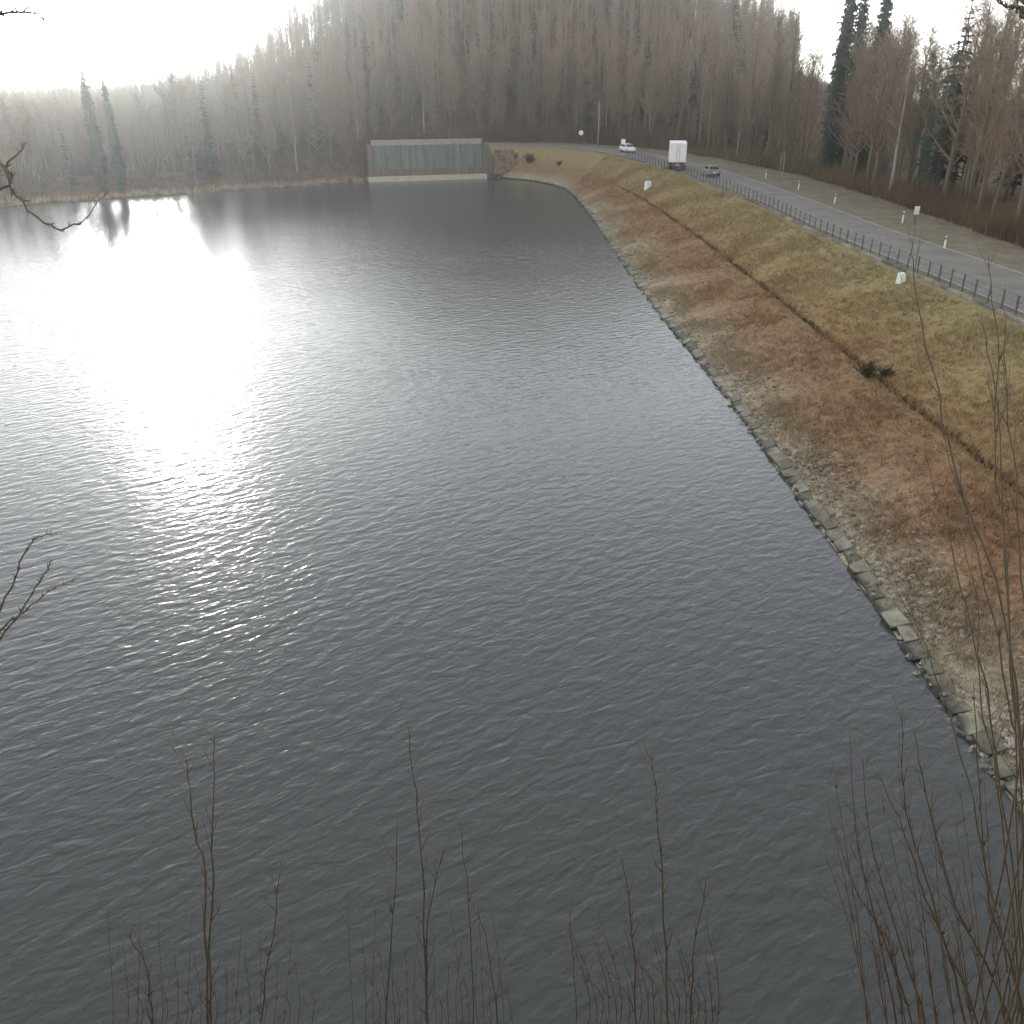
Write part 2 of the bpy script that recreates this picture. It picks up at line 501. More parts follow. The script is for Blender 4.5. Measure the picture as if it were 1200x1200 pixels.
def slope_point(u):
    """u in 0..2: waterline -> mid line -> crest edge; returns (m,2) and z"""
    if u <= 1:
        return ROW[:, 0] * (1 - u) + ROW[:, 1] * u, Z_MID * u
    t = u - 1
    return ROW[:, 1] * (1 - t) + ROW[:, 2] * t, Z_MID + (Z_CREST - Z_MID) * (t ** 0.94)

cols = []
out = ROW[:, 0] - (ROW[:, 1] - ROW[:, 0]) * 0.7
cols.append(xyz(out, -2.2))
for u in np.concatenate([np.linspace(0, 0.95, 14), [0.985, 1.0, 1.015, 1.05], np.linspace(1.1, 1.94, 12), [2.0]]):
    p, z = slope_point(float(u))
    bump = 0.10 * vnoise(p[:, 0], p[:, 1], 0.8, 3) + 0.06 * vnoise(p[:, 0], p[:, 1], 2.1, 8)
    k = min(1, u * 6) * min(1, (2 - u) * 6)
    zz = z + bump * k - (0.22 if abs(u - 1) < 0.01 else 0.1 if abs(u - 1) < 0.03 else 0)
    cols.append(xyz(p, zz))
emb = ob('embankment', loft('embankment', cols, M['slope']))
tag(emb, kind='structure')

# crest: verge sheet, then the road on it
CRESTW = np.linalg.norm(ROW[:, 3] - ROW[:, 2], axis=1)
UN = (ROW[:, 3] - ROW[:, 2]) / CRESTW[:, None]
def crest(d):
    return ROW[:, 2] + UN * d
vg = ob('verge', loft('verge', [xyz(crest(-0.05), Z_CREST - 0.02), xyz(crest(0.8), Z_CREST), xyz(crest(5), Z_CREST + 0.01), xyz(crest(9.5), Z_CREST),
                                xyz(ROW[:, 3] + UN * 0.5, Z_CREST - 0.1), xyz(ROW[:, 3] + UN * 3.5, Z_CREST - 0.35), xyz(ROW[:, 3] + UN * 7, Z_CREST - 1.6)], M['verge']))
tag(vg, kind='structure')
road = ob('road', loft('road', [xyz(crest(1.5), Z_CREST + 0.03), xyz(crest(5), Z_CREST + 0.07), xyz(crest(8.6), Z_CREST + 0.03)], M['asphalt']))
tag(road, kind='structure')
for d in (1.75, 8.3):
    e = ob('edge_line', loft('edge_line', [xyz(crest(d - 0.07), Z_CREST + 0.03 + 0.0115 * abs(d - (1.5 if d < 5 else 8.6)) + 0.006),
                                           xyz(crest(d + 0.07), Z_CREST + 0.03 + 0.0115 * abs(d - (1.5 if d < 5 else 8.6)) + 0.006)], M['paint']), road)

# arc-length sampling of a lofted line
def along(p2, step, start=0.0):
    d = np.concatenate([[0], np.cumsum(np.linalg.norm(np.diff(p2, axis=0), axis=1))])
    s = np.arange(start, d[-1], step)
    x = np.interp(s, d, p2[:, 0]); y = np.interp(s, d, p2[:, 1])
    x2 = np.interp(s + 0.3, d, p2[:, 0]); y2 = np.interp(s + 0.3, d, p2[:, 1])
    return [(float(a), float(b), math.atan2(float(d_ - b), float(c_ - a))) for a, b, c_, d_ in zip(x, y, x2, y2)]

# kerb stones along the crest edge
kb = MB().box((0.0, 0, 0), (1.94, 0.3, 0.3)).mesh('kerb_stone', M['edge'], bevel=0.02)
random.seed(3)
for x, y, a in along(crest(0.35), 2.0, 24):
    if y > 186 or x < 4: break
    k = ob('kerb_stone', kb, road, (x, y, Z_CREST + 0.02 + random.uniform(-0.015, 0.015)), a + random.uniform(-0.01, 0.01))

# concrete edge slabs along the waterline
slabs = []
for i in range(9):
    rr = random.Random(i)
    b = MB()
    L, Wd = rr.uniform(0.78, 1.0), rr.uniform(0.46, 0.72)
    v = [(sx * L / 2 + rr.uniform(-.07, .07), sy * Wd / 2 + rr.uniform(-.08, .08), sz * 0.11 + rr.uniform(-.04, .04)) for sz in (-1, 1) for sx, sy in ((-1, -1), (1, -1), (1, 1), (-1, 1))]
    b.v = v
    b.f = [(3, 2, 1, 0), (4, 5, 6, 7), (0, 1, 5, 4), (1, 2, 6, 5), (2, 3, 7, 6), (3, 0, 4, 7)]
    slabs.append(b.mesh('edge_slab', M['edge'], bevel=0.03))
edge = ROW[:, 0] * 0.96 + ROW[:, 1] * 0.04
for j, (x, y, a) in enumerate(along(edge, 0.97, 12)):
    if x < -2.5 and y > 150: break
    o = ob('edge_slab', random.choice(slabs), emb, (x + random.uniform(-0.07, 0.07), y, 0.12 + random.uniform(-0.05, 0.05)), a)
    o.rotation_euler = (R(-19) + random.uniform(-0.1, 0.1), random.uniform(-0.05, 0.05), a + random.uniform(-0.09, 0.09))

# rip-rap stones above the slabs
def rock(seed, mat):
    rr = np.random.default_rng(seed)
    import bmesh
    bm = bmesh.new()
    bmesh.ops.create_icosphere(bm, subdivisions=1, radius=0.5)
    for v in bm.verts:
        k = 0.75 + 0.5 * rr.random()
        v.co = Vector((v.co.x * k * 1.2, v.co.y * k, v.co.z * k * 0.62))
    me = bpy.data.meshes.new('stone'); bm.to_mesh(me); bm.free()
    me.materials.append(mat)
    return me
rocks = [rock(i, M['stone']) for i in range(7)]
wet_rocks = [rock(20 + i, M['wet_stone']) for i in range(5)]

def slope_at(s_idx, u):
    """embankment surface at fractional row s_idx and u"""
    i = int(s_idx); f = s_idx - i
    r = ROW[i] * (1 - f) + ROW[min(i + 1, NR - 1)] * f
    if u <= 1:
        p = r[0] * (1 - u) + r[1] * u; z = Z_MID * u
    else:
        t = u - 1
        p = r[1] * (1 - t) + r[2] * t; z = Z_MID + (Z_CREST - Z_MID) * t ** 0.94
    return float(p[0]), float(p[1]), float(z)

random.seed(11)
YROW = ROW[:, 0, 1]
def row_of_y(y):
    return float(np.interp(y, YROW[:130], np.arange(130)))
n_part = 0
stuffV, stuffF = [], []
spots = []
for k in range(3000):
    y = 18 + 120 * random.random() ** 1.35
    u = 0.1 + abs(random.gauss(0, 0.13))
    spots.append((y, u, random.choice((random.uniform(0.08, 0.18), random.uniform(0.12, 0.3)))))
for k in range(260):
    y = 17 + 50 * random.random() ** 1.3
    spots.append((y, random.gauss(0.02, 0.03), random.uniform(0.14, 0.42)))
spots.sort()
for y, u, s in spots:
    x, yy, z = slope_at(row_of_y(y), u)
    if n_part < 290 and s > 0.19:
        o = ob('stone', random.choice(wet_rocks if u < 0.055 else rocks), emb, (x, yy, z + s * 0.08))
        o.rotation_euler = (R(-19), random.uniform(-0.3, 0.3), random.uniform(0, 6.28)); o.scale = (s, s, s)
        n_part += 1
    else:
        me = random.choice(rocks)
        co = np.empty(len(me.vertices) * 3); me.vertices.foreach_get('co', co); co = co.reshape(-1, 3) * s
        a = random.uniform(0, 6.28); ca, sa = math.cos(a), math.sin(a)
        co = np.column_stack([co[:, 0] * ca - co[:, 1] * sa + x, co[:, 0] * sa + co[:, 1] * ca + yy, co[:, 2] + z + s * 0.06])
        n0 = sum(len(c) for c in stuffV)
        stuffV.append(co); stuffF += [[n0 + i for i in p.vertices] for p in me.polygons]
so = ob('small_stones', mesh('small_stones', np.vstack(stuffV), stuffF, M['stone']), emb)
tag(so, kind='stuff')

# ------------------------------------------------------------------ winter grass on the embankment
def blades(P, n_each, h, wdt, spread, rg, lean=0.5):
    """triangle blades round points P (n,3)"""
    P = np.repeat(P, n_each, axis=0)
    n = len(P)
    hh = h * (0.5 + rg.random(n)) if np.isscalar(h) else np.repeat(h, n_each) * (0.5 + rg.random(n))
    a = rg.random(n) * 2 * np.pi
    off = np.column_stack([rg.normal(0, spread, n), rg.normal(0, spread, n), np.zeros(n)])
    base = P + off
    side = np.column_stack([np.cos(a), np.sin(a), np.zeros(n)]) * (wdt * 0.5)
    ln = rg.normal(0, lean, (n, 2))
    tip = base + np.column_stack([ln[:, 0] * hh, ln[:, 1] * hh, hh])
    return np.stack([base - side, base + side, tip], 1).reshape(-1, 3)

rg = np.random.default_rng(21)
n = 46000
rows_ = rg.random(n) ** 1.35 * 158 + 14
ri = np.interp(rows_, YROW[:140], np.arange(140))
uu = np.where(rg.random(n) < 0.17, 0.055 + rg.random(n) * 0.3, 0.17 + rg.random(n) * 1.8)
i0 = ri.astype(int); fr = (ri - i0)[:, None, None]
rr_ = ROW[i0] * (1 - fr) + ROW[np.minimum(i0 + 1, NR - 1)] * fr
t1 = np.clip(uu, 0, 1)[:, None]; t2 = np.clip(uu - 1, 0, 1)[:, None]
p2 = rr_[:, 0] * (1 - t1) + rr_[:, 1] * t1
p2 = p2 + (rr_[:, 2] - rr_[:, 1]) * t2
zz = np.where(uu <= 1, Z_MID * uu, Z_MID + (Z_CREST - Z_MID) * np.clip(uu - 1, 0, 1) ** 0.94)
Pg = np.column_stack([p2, zz - 0.04])
keep = vnoise(Pg[:, 0], Pg[:, 1], 0.7, 4) + rg.normal(0, 0.9, n) > -0.6
Pg = Pg[keep]
hh = 0.22 + 0.16 * vnoise(Pg[:, 0], Pg[:, 1], 0.5, 9)
gr = ob('grass', tri_mesh('grass', blades(Pg, 7, np.clip(hh, 0.1, 0.5), 0.05, 0.11, rg, 0.6), M['tuft']))
tag(gr, 'dry straw and rust coloured winter grass on the embankment', 'grass', kind='stuff')

# dark line of low growth half-way up the slope
rl = along(ROW[:, 1], 0.22, 6)
rl = np.array([(x, y) for x, y, a in rl if y < 150])
hp = np.column_stack([rl + rg.normal(0, 0.07, rl.shape), np.full(len(rl), Z_MID - 0.18)])
hgt = 0.24 + 0.12 * vnoise(hp[:, 0], hp[:, 1], 1.3, 6)
hg = ob('heather_row', tri_mesh('heather_row', blades(hp, 15, np.clip(hgt, 0.15, 0.6), 0.06, 0.08, rg, 0.35), M['hedge']))
tag(hg, 'narrow dark row of low dead growth running along the middle of the embankment', 'hedge')

# ------------------------------------------------------------------ trees
def bare_tree_data(seed, H, spread, limbs=22, subs=10, twigs=8, low=0.22):
    r = random.Random(seed)
    pts, rad = [], []
    x = y = 0.0
    for i in range(7):
        t = i / 6
        pts.append(Vector((x, y, t * H * 0.96 - 0.4 * (i == 0))))
        rad.append(H * 0.0125 * (1 - t) ** 0.85 + 0.02)
        x += r.uniform(-0.035, 0.035) * H / 3; y += r.uniform(-0.035, 0.035) * H / 3
    tr = MB().tube(pts, rad, 6)
    cr = MB(); tri = []
    def at(t):
        k = min(5, int(t * 6)); f = t * 6 - k
        return pts[k].lerp(pts[k + 1], f)
    def strip(a, b, w):
        d = (b - a).normalized()
        s = d.cross(Vector((r.uniform(-1, 1), r.uniform(-1, 1), r.uniform(-.3, .3)))).normalized() * w
        tri.extend([a - s, a + s, b])
    for i in range(limbs):
        t = low + (0.95 - low) * (i + r.random()) / limbs
        az = r.uniform(0, 2 * math.pi); el = R(r.uniform(25, 55) + 25 * t)
        L = spread * (1.25 - 0.85 * t) * r.uniform(0.65, 1.2)
        d = Vector((math.cos(az) * math.cos(el), math.sin(az) * math.cos(el), math.sin(el)))
        p0 = at(t)
        q = [p0]
        for j in range(3):
            d = (d + Vector((r.uniform(-.25, .25), r.uniform(-.25, .25), 0.14))).normalized()
            q.append(q[-1] + d * L / 3)
        r0 = 0.012 * H * (1 - t) * 0.55 + 0.02
        cr.tube(q, [r0, r0 * .7, r0 * .45, 0.01], 4, cap=False)
        for j in range(subs):
            f = (j + 0.6 + r.random() * .6) / (subs + 0.3) * 3
            k = min(2, int(f)); b0 = q[k].lerp(q[k + 1], min(1, f - k))
            bd = (d * 0.6 + Vector((r.uniform(-1, 1), r.uniform(-1, 1), r.uniform(-.2, .9)))).normalized()
            bl = L * r.uniform(0.22, 0.5)
            b1 = b0 + bd * bl
            strip(b0, b1, 0.022)
            for m_ in range(twigs):
                c0 = b0.lerp(b1, r.uniform(0.25, 1.0))
                cd = (bd * 0.7 + Vector((r.uniform(-1, 1), r.uniform(-1, 1), r.uniform(-.3, .9)))).normalized()
                strip(c0, c0 + cd * r.uniform(0.5, 1.3), 0.016)
    n0 = len(cr.v)
    for i, p in enumerate(tri): cr.v.append(tuple(p))
    for i in range(len(tri) // 3): cr.f.append((n0 + 3 * i, n0 + 3 * i + 1, n0 + 3 * i + 2))
    return tr, cr

def conifer_data(seed, H, base_r, low=0.08, levels=34, per=7, taper=0.75, fat=1.0):
    r = random.Random(seed)
    tr = MB().tube([(0, 0, -0.4), (0.03, 0, H * .5), (0, 0.02, H)], [H * .013, H * .008, 0.02], 6)
    tri = []
    for i in range(levels):
        t = low + (1 - low) * (i + r.random()) / levels
        R_ = base_r * (1 - t) ** taper * min(1, 0.45 + t * 2.2 if taper < 0.6 else 1) * r.uniform(0.7, 1.15) + 0.12
        n = per if t < 0.8 else max(4, per - 2)
        a0 = r.uniform(0, 6.28)
        for j in range(n):
            a = a0 + 6.283 * j / n + r.uniform(-.3, .3)
            L = R_ * r.uniform(0.65, 1.15)
            z = t * H
            dx, dy = math.cos(a), math.sin(a)
            droop = r.uniform(-0.45, 0.05) if t < 0.85 else 0.3
            for k in range(5):
                f0 = k / 5 * 0.85; f1 = f0 + r.uniform(0.28, 0.42)
                w = (0.10 + 0.20 * L * (1 - f0)) * r.uniform(.6, 1.2) * fat
                s = r.choice((-1, 1))
                p0 = Vector((dx * L * f0, dy * L * f0, z + droop * L * f0))
                p1 = Vector((dx * L * f1, dy * L * f1, z + droop * L * f1 - r.uniform(0, .25)))
                side = Vector((-dy, dx, r.uniform(-.9, -.2))) * w * s
                tri.extend([p0, p1, p0.lerp(p1, 0.7) + side])
    return tr, tri

def proto_bare(seed, H, sp, tmat='bark', cmat='twig', **kw):
    tr, cr = bare_tree_data(seed, H, sp, **kw)
    return tr.mesh('trunk', M[tmat], True), cr.mesh('crown', M[cmat]), H

def proto_con(seed, H, br, **kw):
    tr, tri = conifer_data(seed, H, br, **kw)
    return tr.mesh('trunk', M['bark'], True), tri_mesh('crown', [tuple(p) for p in tri], M['needle']), H

BARE = [proto_bare(i, 15 + i % 3, 3.6 + 0.4 * (i % 4), low=0.2 + 0.05 * (i % 3)) for i in range(7)]
BIRCH = [proto_bare(40 + i, 14, 2.6, 'birch', 'twig', limbs=16, low=0.35) for i in range(2)]
CON = [proto_con(60 + i, 16, 2.3 + 0.3 * i) for i in range(3)]
POP = [proto_con(80, 20, 1.9, low=0.03, levels=110, per=9, taper=0.3, fat=1.7), proto_con(81, 20, 2.1, low=0.03, levels=110, per=9, taper=0.36, fat=1.7)]
BIG = [proto_bare(90 + i, 19, 4.2, limbs=26, low=0.25) for i in range(2)]

def plant(kind, name, x, y, label, cat, group, s=1.0, sz=None, z=None):
    t, c, H = random.choice(kind)
    e = empty(name, (x, y, gz(x, y) if z is None else z), random.uniform(0, 6.28))
    e.scale = (s, s, sz or s)
    ob('trunk', t, e); ob('crown', c, e)
    return tag(e, label, cat, group)

random.seed(5)
# candidate spots, jittered grid, thinned with distance
cand = []
for gx in np.arange(-250, 190, 4.0):
    for gy in np.arange(48, 470, 4.0):
        x = gx + random.uniform(-2.1, 2.1); y = gy + random.uniform(-2.1, 2.1)
        if abs(x) > 0.60 * y + 8: continue
        if y > 380 and x > -70: continue
        cand.append((x, y))
cand = np.array(cand)
ok = ~inside(cand, LAKE) & ~inside(cand, DAM) & (seg_dist(cand, FARE) > 2.6) & (seg_dist(cand, LAKE, True) > 3.0)
WALL_A, WALL_B = np.array((-6.0, 194.6)), np.array((-27.6, 188.1))
ok &= ~((cand[:, 0] > -32) & (cand[:, 0] < -6) & (cand[:, 1] < 211))
ok &= cand[:, 1] > 62
cand = cand[ok]
Zc = ground_z(cand)
dF = seg_dist(cand, FARE)
inds, rest = [], []
for (x, y), z, d in zip(cand, Zc, dF):
    az = x / y
    if y > 150 and x > 0.285 * y and x < 0.345 * y and d > 9: continue     # the gap beside the tall conifers
    right_wood = x > 0.30 * y
    if right_wood and d > 24: continue
    edge_d = min(d, seg_dist([(x, y)], LAKE, True)[0])
    vis = edge_d + max(0, y - 190) * 0.15
    inds.append((vis + random.uniform(0, 8), x, y, z, right_wood, edge_d))
inds.sort()
counts = dict(bare=0, con=0, birch=0)
LIM = dict(bare=255, con=70, birch=16)
far_list = []
for vis, x, y, z, rw, ed in inds:
    q = random.random()
    if rw:
        k = 'con' if q < 0.07 else 'birch' if q < 0.16 else 'bare'
    elif x < -55:
        k = 'con' if q < 0.06 else 'bare'
    elif z > 22:
        k = 'con' if q < 0.12 else 'bare'
    else:
        k = 'con' if q < 0.07 else 'birch' if q < 0.15 else 'bare'
    s = random.uniform(0.78, 1.08)
    if rw: s *= random.uniform(1.0, 1.34)
    if x < -62: s *= 0.76
    if counts[k] >= LIM[k]:
        far_list.append((x, y, z, s, k)); continue
    counts[k] += 1
    row = 'fronting the wood ' if ed < 6 else 'inside the wood ' if ed < 13 else 'deep in the wood '
    if rw: where, grp = row + 'behind the dam road', row + 'behind the dam road'
    elif x < -30: where, grp = row + 'on the far bank of the reservoir', row + 'on the far bank'
    else: where, grp = row + 'on the hill beyond the dam end', row + 'on the wooded hill'
    if k == 'bare':
        plant(BARE, 'bare_tree', x, y, 'tall leafless brown tree ' + where, 'tree', 'leafless trees ' + grp, s, z=z)
    elif k == 'con':
        plant(CON, 'conifer_tree', x, y, 'dark green conifer ' + where, 'tree', 'conifers ' + grp, s, z=z)
    else:
        plant(BIRCH, 'birch_tree', x, y, 'pale trunked bare birch ' + where, 'tree', 'birches ' + grp, s, z=z)

for k in range(38):                              # young trees lining the road where the hill begins
    i = random.randint(106, NR - 2)
    b = ROW[i, 3] + UN[i] * random.uniform(2.5, 11)
    plant(BARE, 'young_bare_tree', float(b[0]), float(b[1]), 'short young leafless tree lining the road at the foot of the hill', 'tree', 'young trees at the foot of the hill', random.uniform(0.38, 0.66))

# the rest of the wood, deeper in, as one mass
lo = []
for i in range(4):
    tr, cr = bare_tree_data(200 + i, 16, 4.0, limbs=15, subs=8, twigs=6)
    lo.append(tr.mesh('lo_t', M['bark'])); lo.append(cr.mesh('lo_c', M['twig']))
def tris_of(me):
    me.calc_loop_triangles()
    co = np.empty(len(me.vertices) * 3); me.vertices.foreach_get('co', co); co = co.reshape(-1, 3)
    ti = np.empty(len(me.loop_triangles) * 3, dtype=np.int32); me.loop_triangles.foreach_get('vertices', ti)
    return co[ti]
loT = [np.vstack([tris_of(lo[2 * i]), tris_of(lo[2 * i + 1])]) for i in range(4)]
for me in lo: bpy.data.meshes.remove(me)
loC = [np.array([tuple(p) for p in conifer_data(300 + i, 16, 2.4, levels=22, per=5)[1]]) for i in range(2)]
def scatter(lst, src):
    acc = []
    for x, y, z, s in lst:
        T = random.choice(src) * s
        a = random.uniform(0, 6.28); ca, sa = math.cos(a), math.sin(a)
        acc.append(np.column_stack([T[:, 0] * ca - T[:, 1] * sa + x, T[:, 0] * sa + T[:, 1] * ca + y, T[:, 2] + z]))
    return np.vstack(acc)
print('individual trees', counts, 'rest', len(far_list))
fb = [(x, y, z, s) for x, y, z, s, k in far_list if k != 'con']
fc = [(x, y, z, s) for x, y, z, s, k in far_list if k == 'con']
if fb:
    f = ob('woodland', tri_mesh('woodland', scatter(fb, loT), M['twig']))
    tag(f, 'hazy mass of leafless woodland higher up the hill and behind', 'woodland', kind='stuff')
if fc:
    f = ob('conifer_woodland', tri_mesh('conifer_woodland', scatter(fc, loC), M['needle']))
    tag(f, 'dark conifers mixed through the far woodland mass', 'woodland', kind='stuff')

# trees that stand out
for x, y, s, sz in ((-69.8, 160.5, 0.72, 0.94), (-67.0, 161.5, 0.58, 0.88)):
    plant(POP, 'columnar_conifer', x, y, 'narrow columnar conifer rising above the far bank at the water edge', 'tree', 'pair of columnar conifers on the far bank', s, sz)
for x, y, s, sz in ((46.2, 139, 0.92, 1.36), (48.9, 141.5, 0.8, 1.32), (51.3, 139.5, 0.85, 1.38)):
    plant(POP, 'tall_conifer', x, y, 'very tall dark columnar conifer behind the dam road', 'tree', 'tall conifers behind the dam road', s, sz)
for x, y, s in ((45, 119, 0.98), (43, 160, 1.15), (41, 168, 1.2), (37, 181, 1.15), (46.5, 163, 1.2)):
    plant(BIG, 'tall_bare_tree', x, y, 'extra tall spreading leafless tree at the edge of the dam road', 'tree', 'extra tall bare trees by the dam road', s)

# undergrowth along the wood's edge and under the trees
rg = np.random.default_rng(33)
P1 = []
for k in range(9000):
    i = rg.integers(0, NR - 1); f = rg.random()
    b = ROW[i, 3] * (1 - f) + ROW[i + 1, 3] * f + UN[i] * (1.4 + abs(rg.normal(0, 4.5)))
    P1.append(b)
P2 = np.column_stack([rg.uniform(-110, 100, 14000), rg.uniform(150, 290, 14000)])
P = np.vstack([np.array(P1), P2])
okk = ~inside(P, LAKE) & ~inside(P, DAM) & (seg_dist(P, LAKE, True) > 1.2) & (P[:, 1] > 40)
P = P[okk]
keep = vnoise(P[:, 0], P[:, 1], 0.35, 12) + rg.normal(0, .4, len(P)) > -0.25
P = P[keep]
Z = ground_z(P)
h = 1.6 + 0.9 * vnoise(P[:, 0], P[:, 1], 0.3, 1) + 0.9 * (P[:, 1] > 195) * (P[:, 1] < 240)
u = ob('undergrowth', tri_mesh('undergrowth', blades(np.column_stack([P, Z - 0.2]), 12, np.clip(h, 0.5, 3.4), 0.085, 0.5, rg, 0.33), M['brush']))
tag(u, 'brown leafless undergrowth along the edge of the wood', 'undergrowth', kind='stuff')
# pale reeds and scrub on the far bank
sh = np.array([(-30.5, 187.5), (-43.2, 177), (-59.7, 164.6), (-71.5, 157.3), (-80, 149), (-120, 133)])
a = np.array([(x, y) for x, y, _ in along(sh, 0.25)])
a = a + rg.normal(0, 0.5, a.shape) + np.array((0.15, 0.7))
u = ob('reeds', tri_mesh('reeds', blades(np.column_stack([a, np.maximum(ground_z(a), 0) - 0.05]), 14, 0.75, 0.06, 0.3, rg, 0.25), M['tuft']))
tag(u, 'pale strip of dry reeds along the far shoreline', 'reeds', kind='stuff')

# ------------------------------------------------------------------ retaining wall at the far end
wd = WALL_B - WALL_A
WL = float(np.linalg.norm(wd)); wa = math.atan2(-wd[1], -wd[0])
wall = empty('retaining_wall', (float(WALL_B[0]), float(WALL_B[1]), 0), wa)   # local +x runs towards the dam, local -y faces the lake
tag(wall, 'long mossy green concrete retaining wall with pale ledge at the water', 'wall')
npan = 15
pw = WL / npan
random.seed(8)
for i in range(npan):
    b = MB().box((0, 0, 0), (pw - 0.05, 0.5, 4.4)).mesh('panel', M['moss'], bevel=0.03)
    ob('panel', b, wall, ((i + 0.5) * pw, 0.6 + random.uniform(-0.03, 0.03), 4.3))
for i in range(npan):
    ob('footing_panel', MB().box((0, 0, 0), (pw - 0.04, 0.5, 1.7)).mesh('footing_panel', M['damp'], bevel=0.03), wall, ((i + 0.5) * pw, 0.35 + random.uniform(-0.02, 0.02), 1.3))
for i in range(8):
    ob('parapet', MB().box((0, 0, 0), (WL / 8 - 0.03, 0.34, 1.0)).mesh('parapet', M['parapet'], bevel=0.03), wall, ((i + 0.5) * WL / 8, 0.72, 7.03))
ob('ledge', MB().box((WL / 2 - 0.4, -0.75, 0.30), (WL + 1.6, 2.2, 1.1)).mesh('ledge', M['sill'], bevel=0.06), wall)
ob('pier', MB().box((-0.5, 0.2, 3.3), (0.9, 1.4, 6.9)).mesh('pier', M['damp'], bevel=0.05), wall)
# sloping wing wall on the dam side
b = MB()
b.v = [(WL + 0.04, 0.1, -0.5), (WL + 0.04, 0.7, -0.5), (WL + 0.04, 0.1, 7.0), (WL + 0.04, 0.7, 7.0), (WL + 3.4, -0.2, -0.5), (WL + 3.4, 0.4, -0.5), (WL + 3.4, -0.2, 1.0), (WL + 3.4, 0.4, 1.0), (WL + 1.4, 0.0, 6.2), (WL + 1.4, 0.6, 6.2)]
b.f = [(0, 4, 6, 8, 2), (1, 3, 9, 7, 5), (2, 8, 9, 3), (8, 6, 7, 9), (4, 5, 7, 6), (0, 2, 3, 1), (0, 1, 5, 4)]
ob('wing_wall', b.mesh('wing_wall', M['damp']), wall)

# stone abutment block between the wall and the dam
ab = empty('stone_abutment', (-1.6, 195.2, 0.8), R(12))
tag(ab, 'tan stone masonry block on the slope next to the green wall', 'abutment')
random.seed(17)
for c in range(6):
    n_ = 4 if c % 2 else 5
    wdt = 5.0 - c * 0.22
    for k in range(n_):
        ob('stone_block', MB().box((0, 0, 0), (wdt / n_ - 0.05, 1.6 + random.uniform(-.1, .12), 0.76)).mesh('stone_block', M['masonry'], bevel=0.05), ab,
           (-wdt / 2 + (k + 0.5) * wdt / n_, random.uniform(-.06, .06) + c * 0.12, 0.3 + c * 0.79))

# ------------------------------------------------------------------ railing along the crest
rail = empty('railing', (float(crest(0.9)[30][0]), float(crest(0.9)[30][1]), Z_CREST))
tag(rail, 'grey metal railing with many posts along the dam crest', 'railing')
inv = Vector(rail.location)
pl = crest(0.9)
pm = MB().box((0, 0, 0.56), (0.09, 0.09, 1.24)).mesh('post', M['metal'])
rp_ = [(x, y, a) for x, y, a in along(pl, 1.6, 26) if y < 172]
for x, y, a in rp_:
    po = ob('post', pm, rail, (x - inv.x, y - inv.y, random.uniform(-0.04, 0.02)), a + random.uniform(-.1, .1))
    po.rotation_euler = (random.gauss(0, 0.02), random.gauss(0, 0.02), po.rotation_euler[2])
for hz in (0.42, 0.78, 1.14):
    ob('rail', MB().tube([(x - inv.x, y - inv.y, hz) for x, y, a in rp_], [0.035] * len(rp_), 6).mesh('rail', M['metal'], True), rail)

# ------------------------------------------------------------------ vehicles
def wheel(parent, x, y, r, w):
    t = ob('wheel', MB().cyl((0, 0, 0), (1, 0, 0), r, w, 18).mesh('tyre', M['black'], True), parent, (x, y, r))
    s = 1 if x > 0 else -1
    ob('rim', MB().cyl((s * w * 0.42, 0, 0), (1, 0, 0), r * 0.58, w * 0.22, 14).mesh('rim', M['rim']), t)
    return t

def road_pose(dist, y_target):
    p = crest(dist)
    i = int(np.argmin(np.abs(p[:150, 1] - y_target)))
    t = p[i + 2] - p[i - 2]
    return float(p[i][0]), float(p[i][1]), math.atan2(-t[0], t[1])

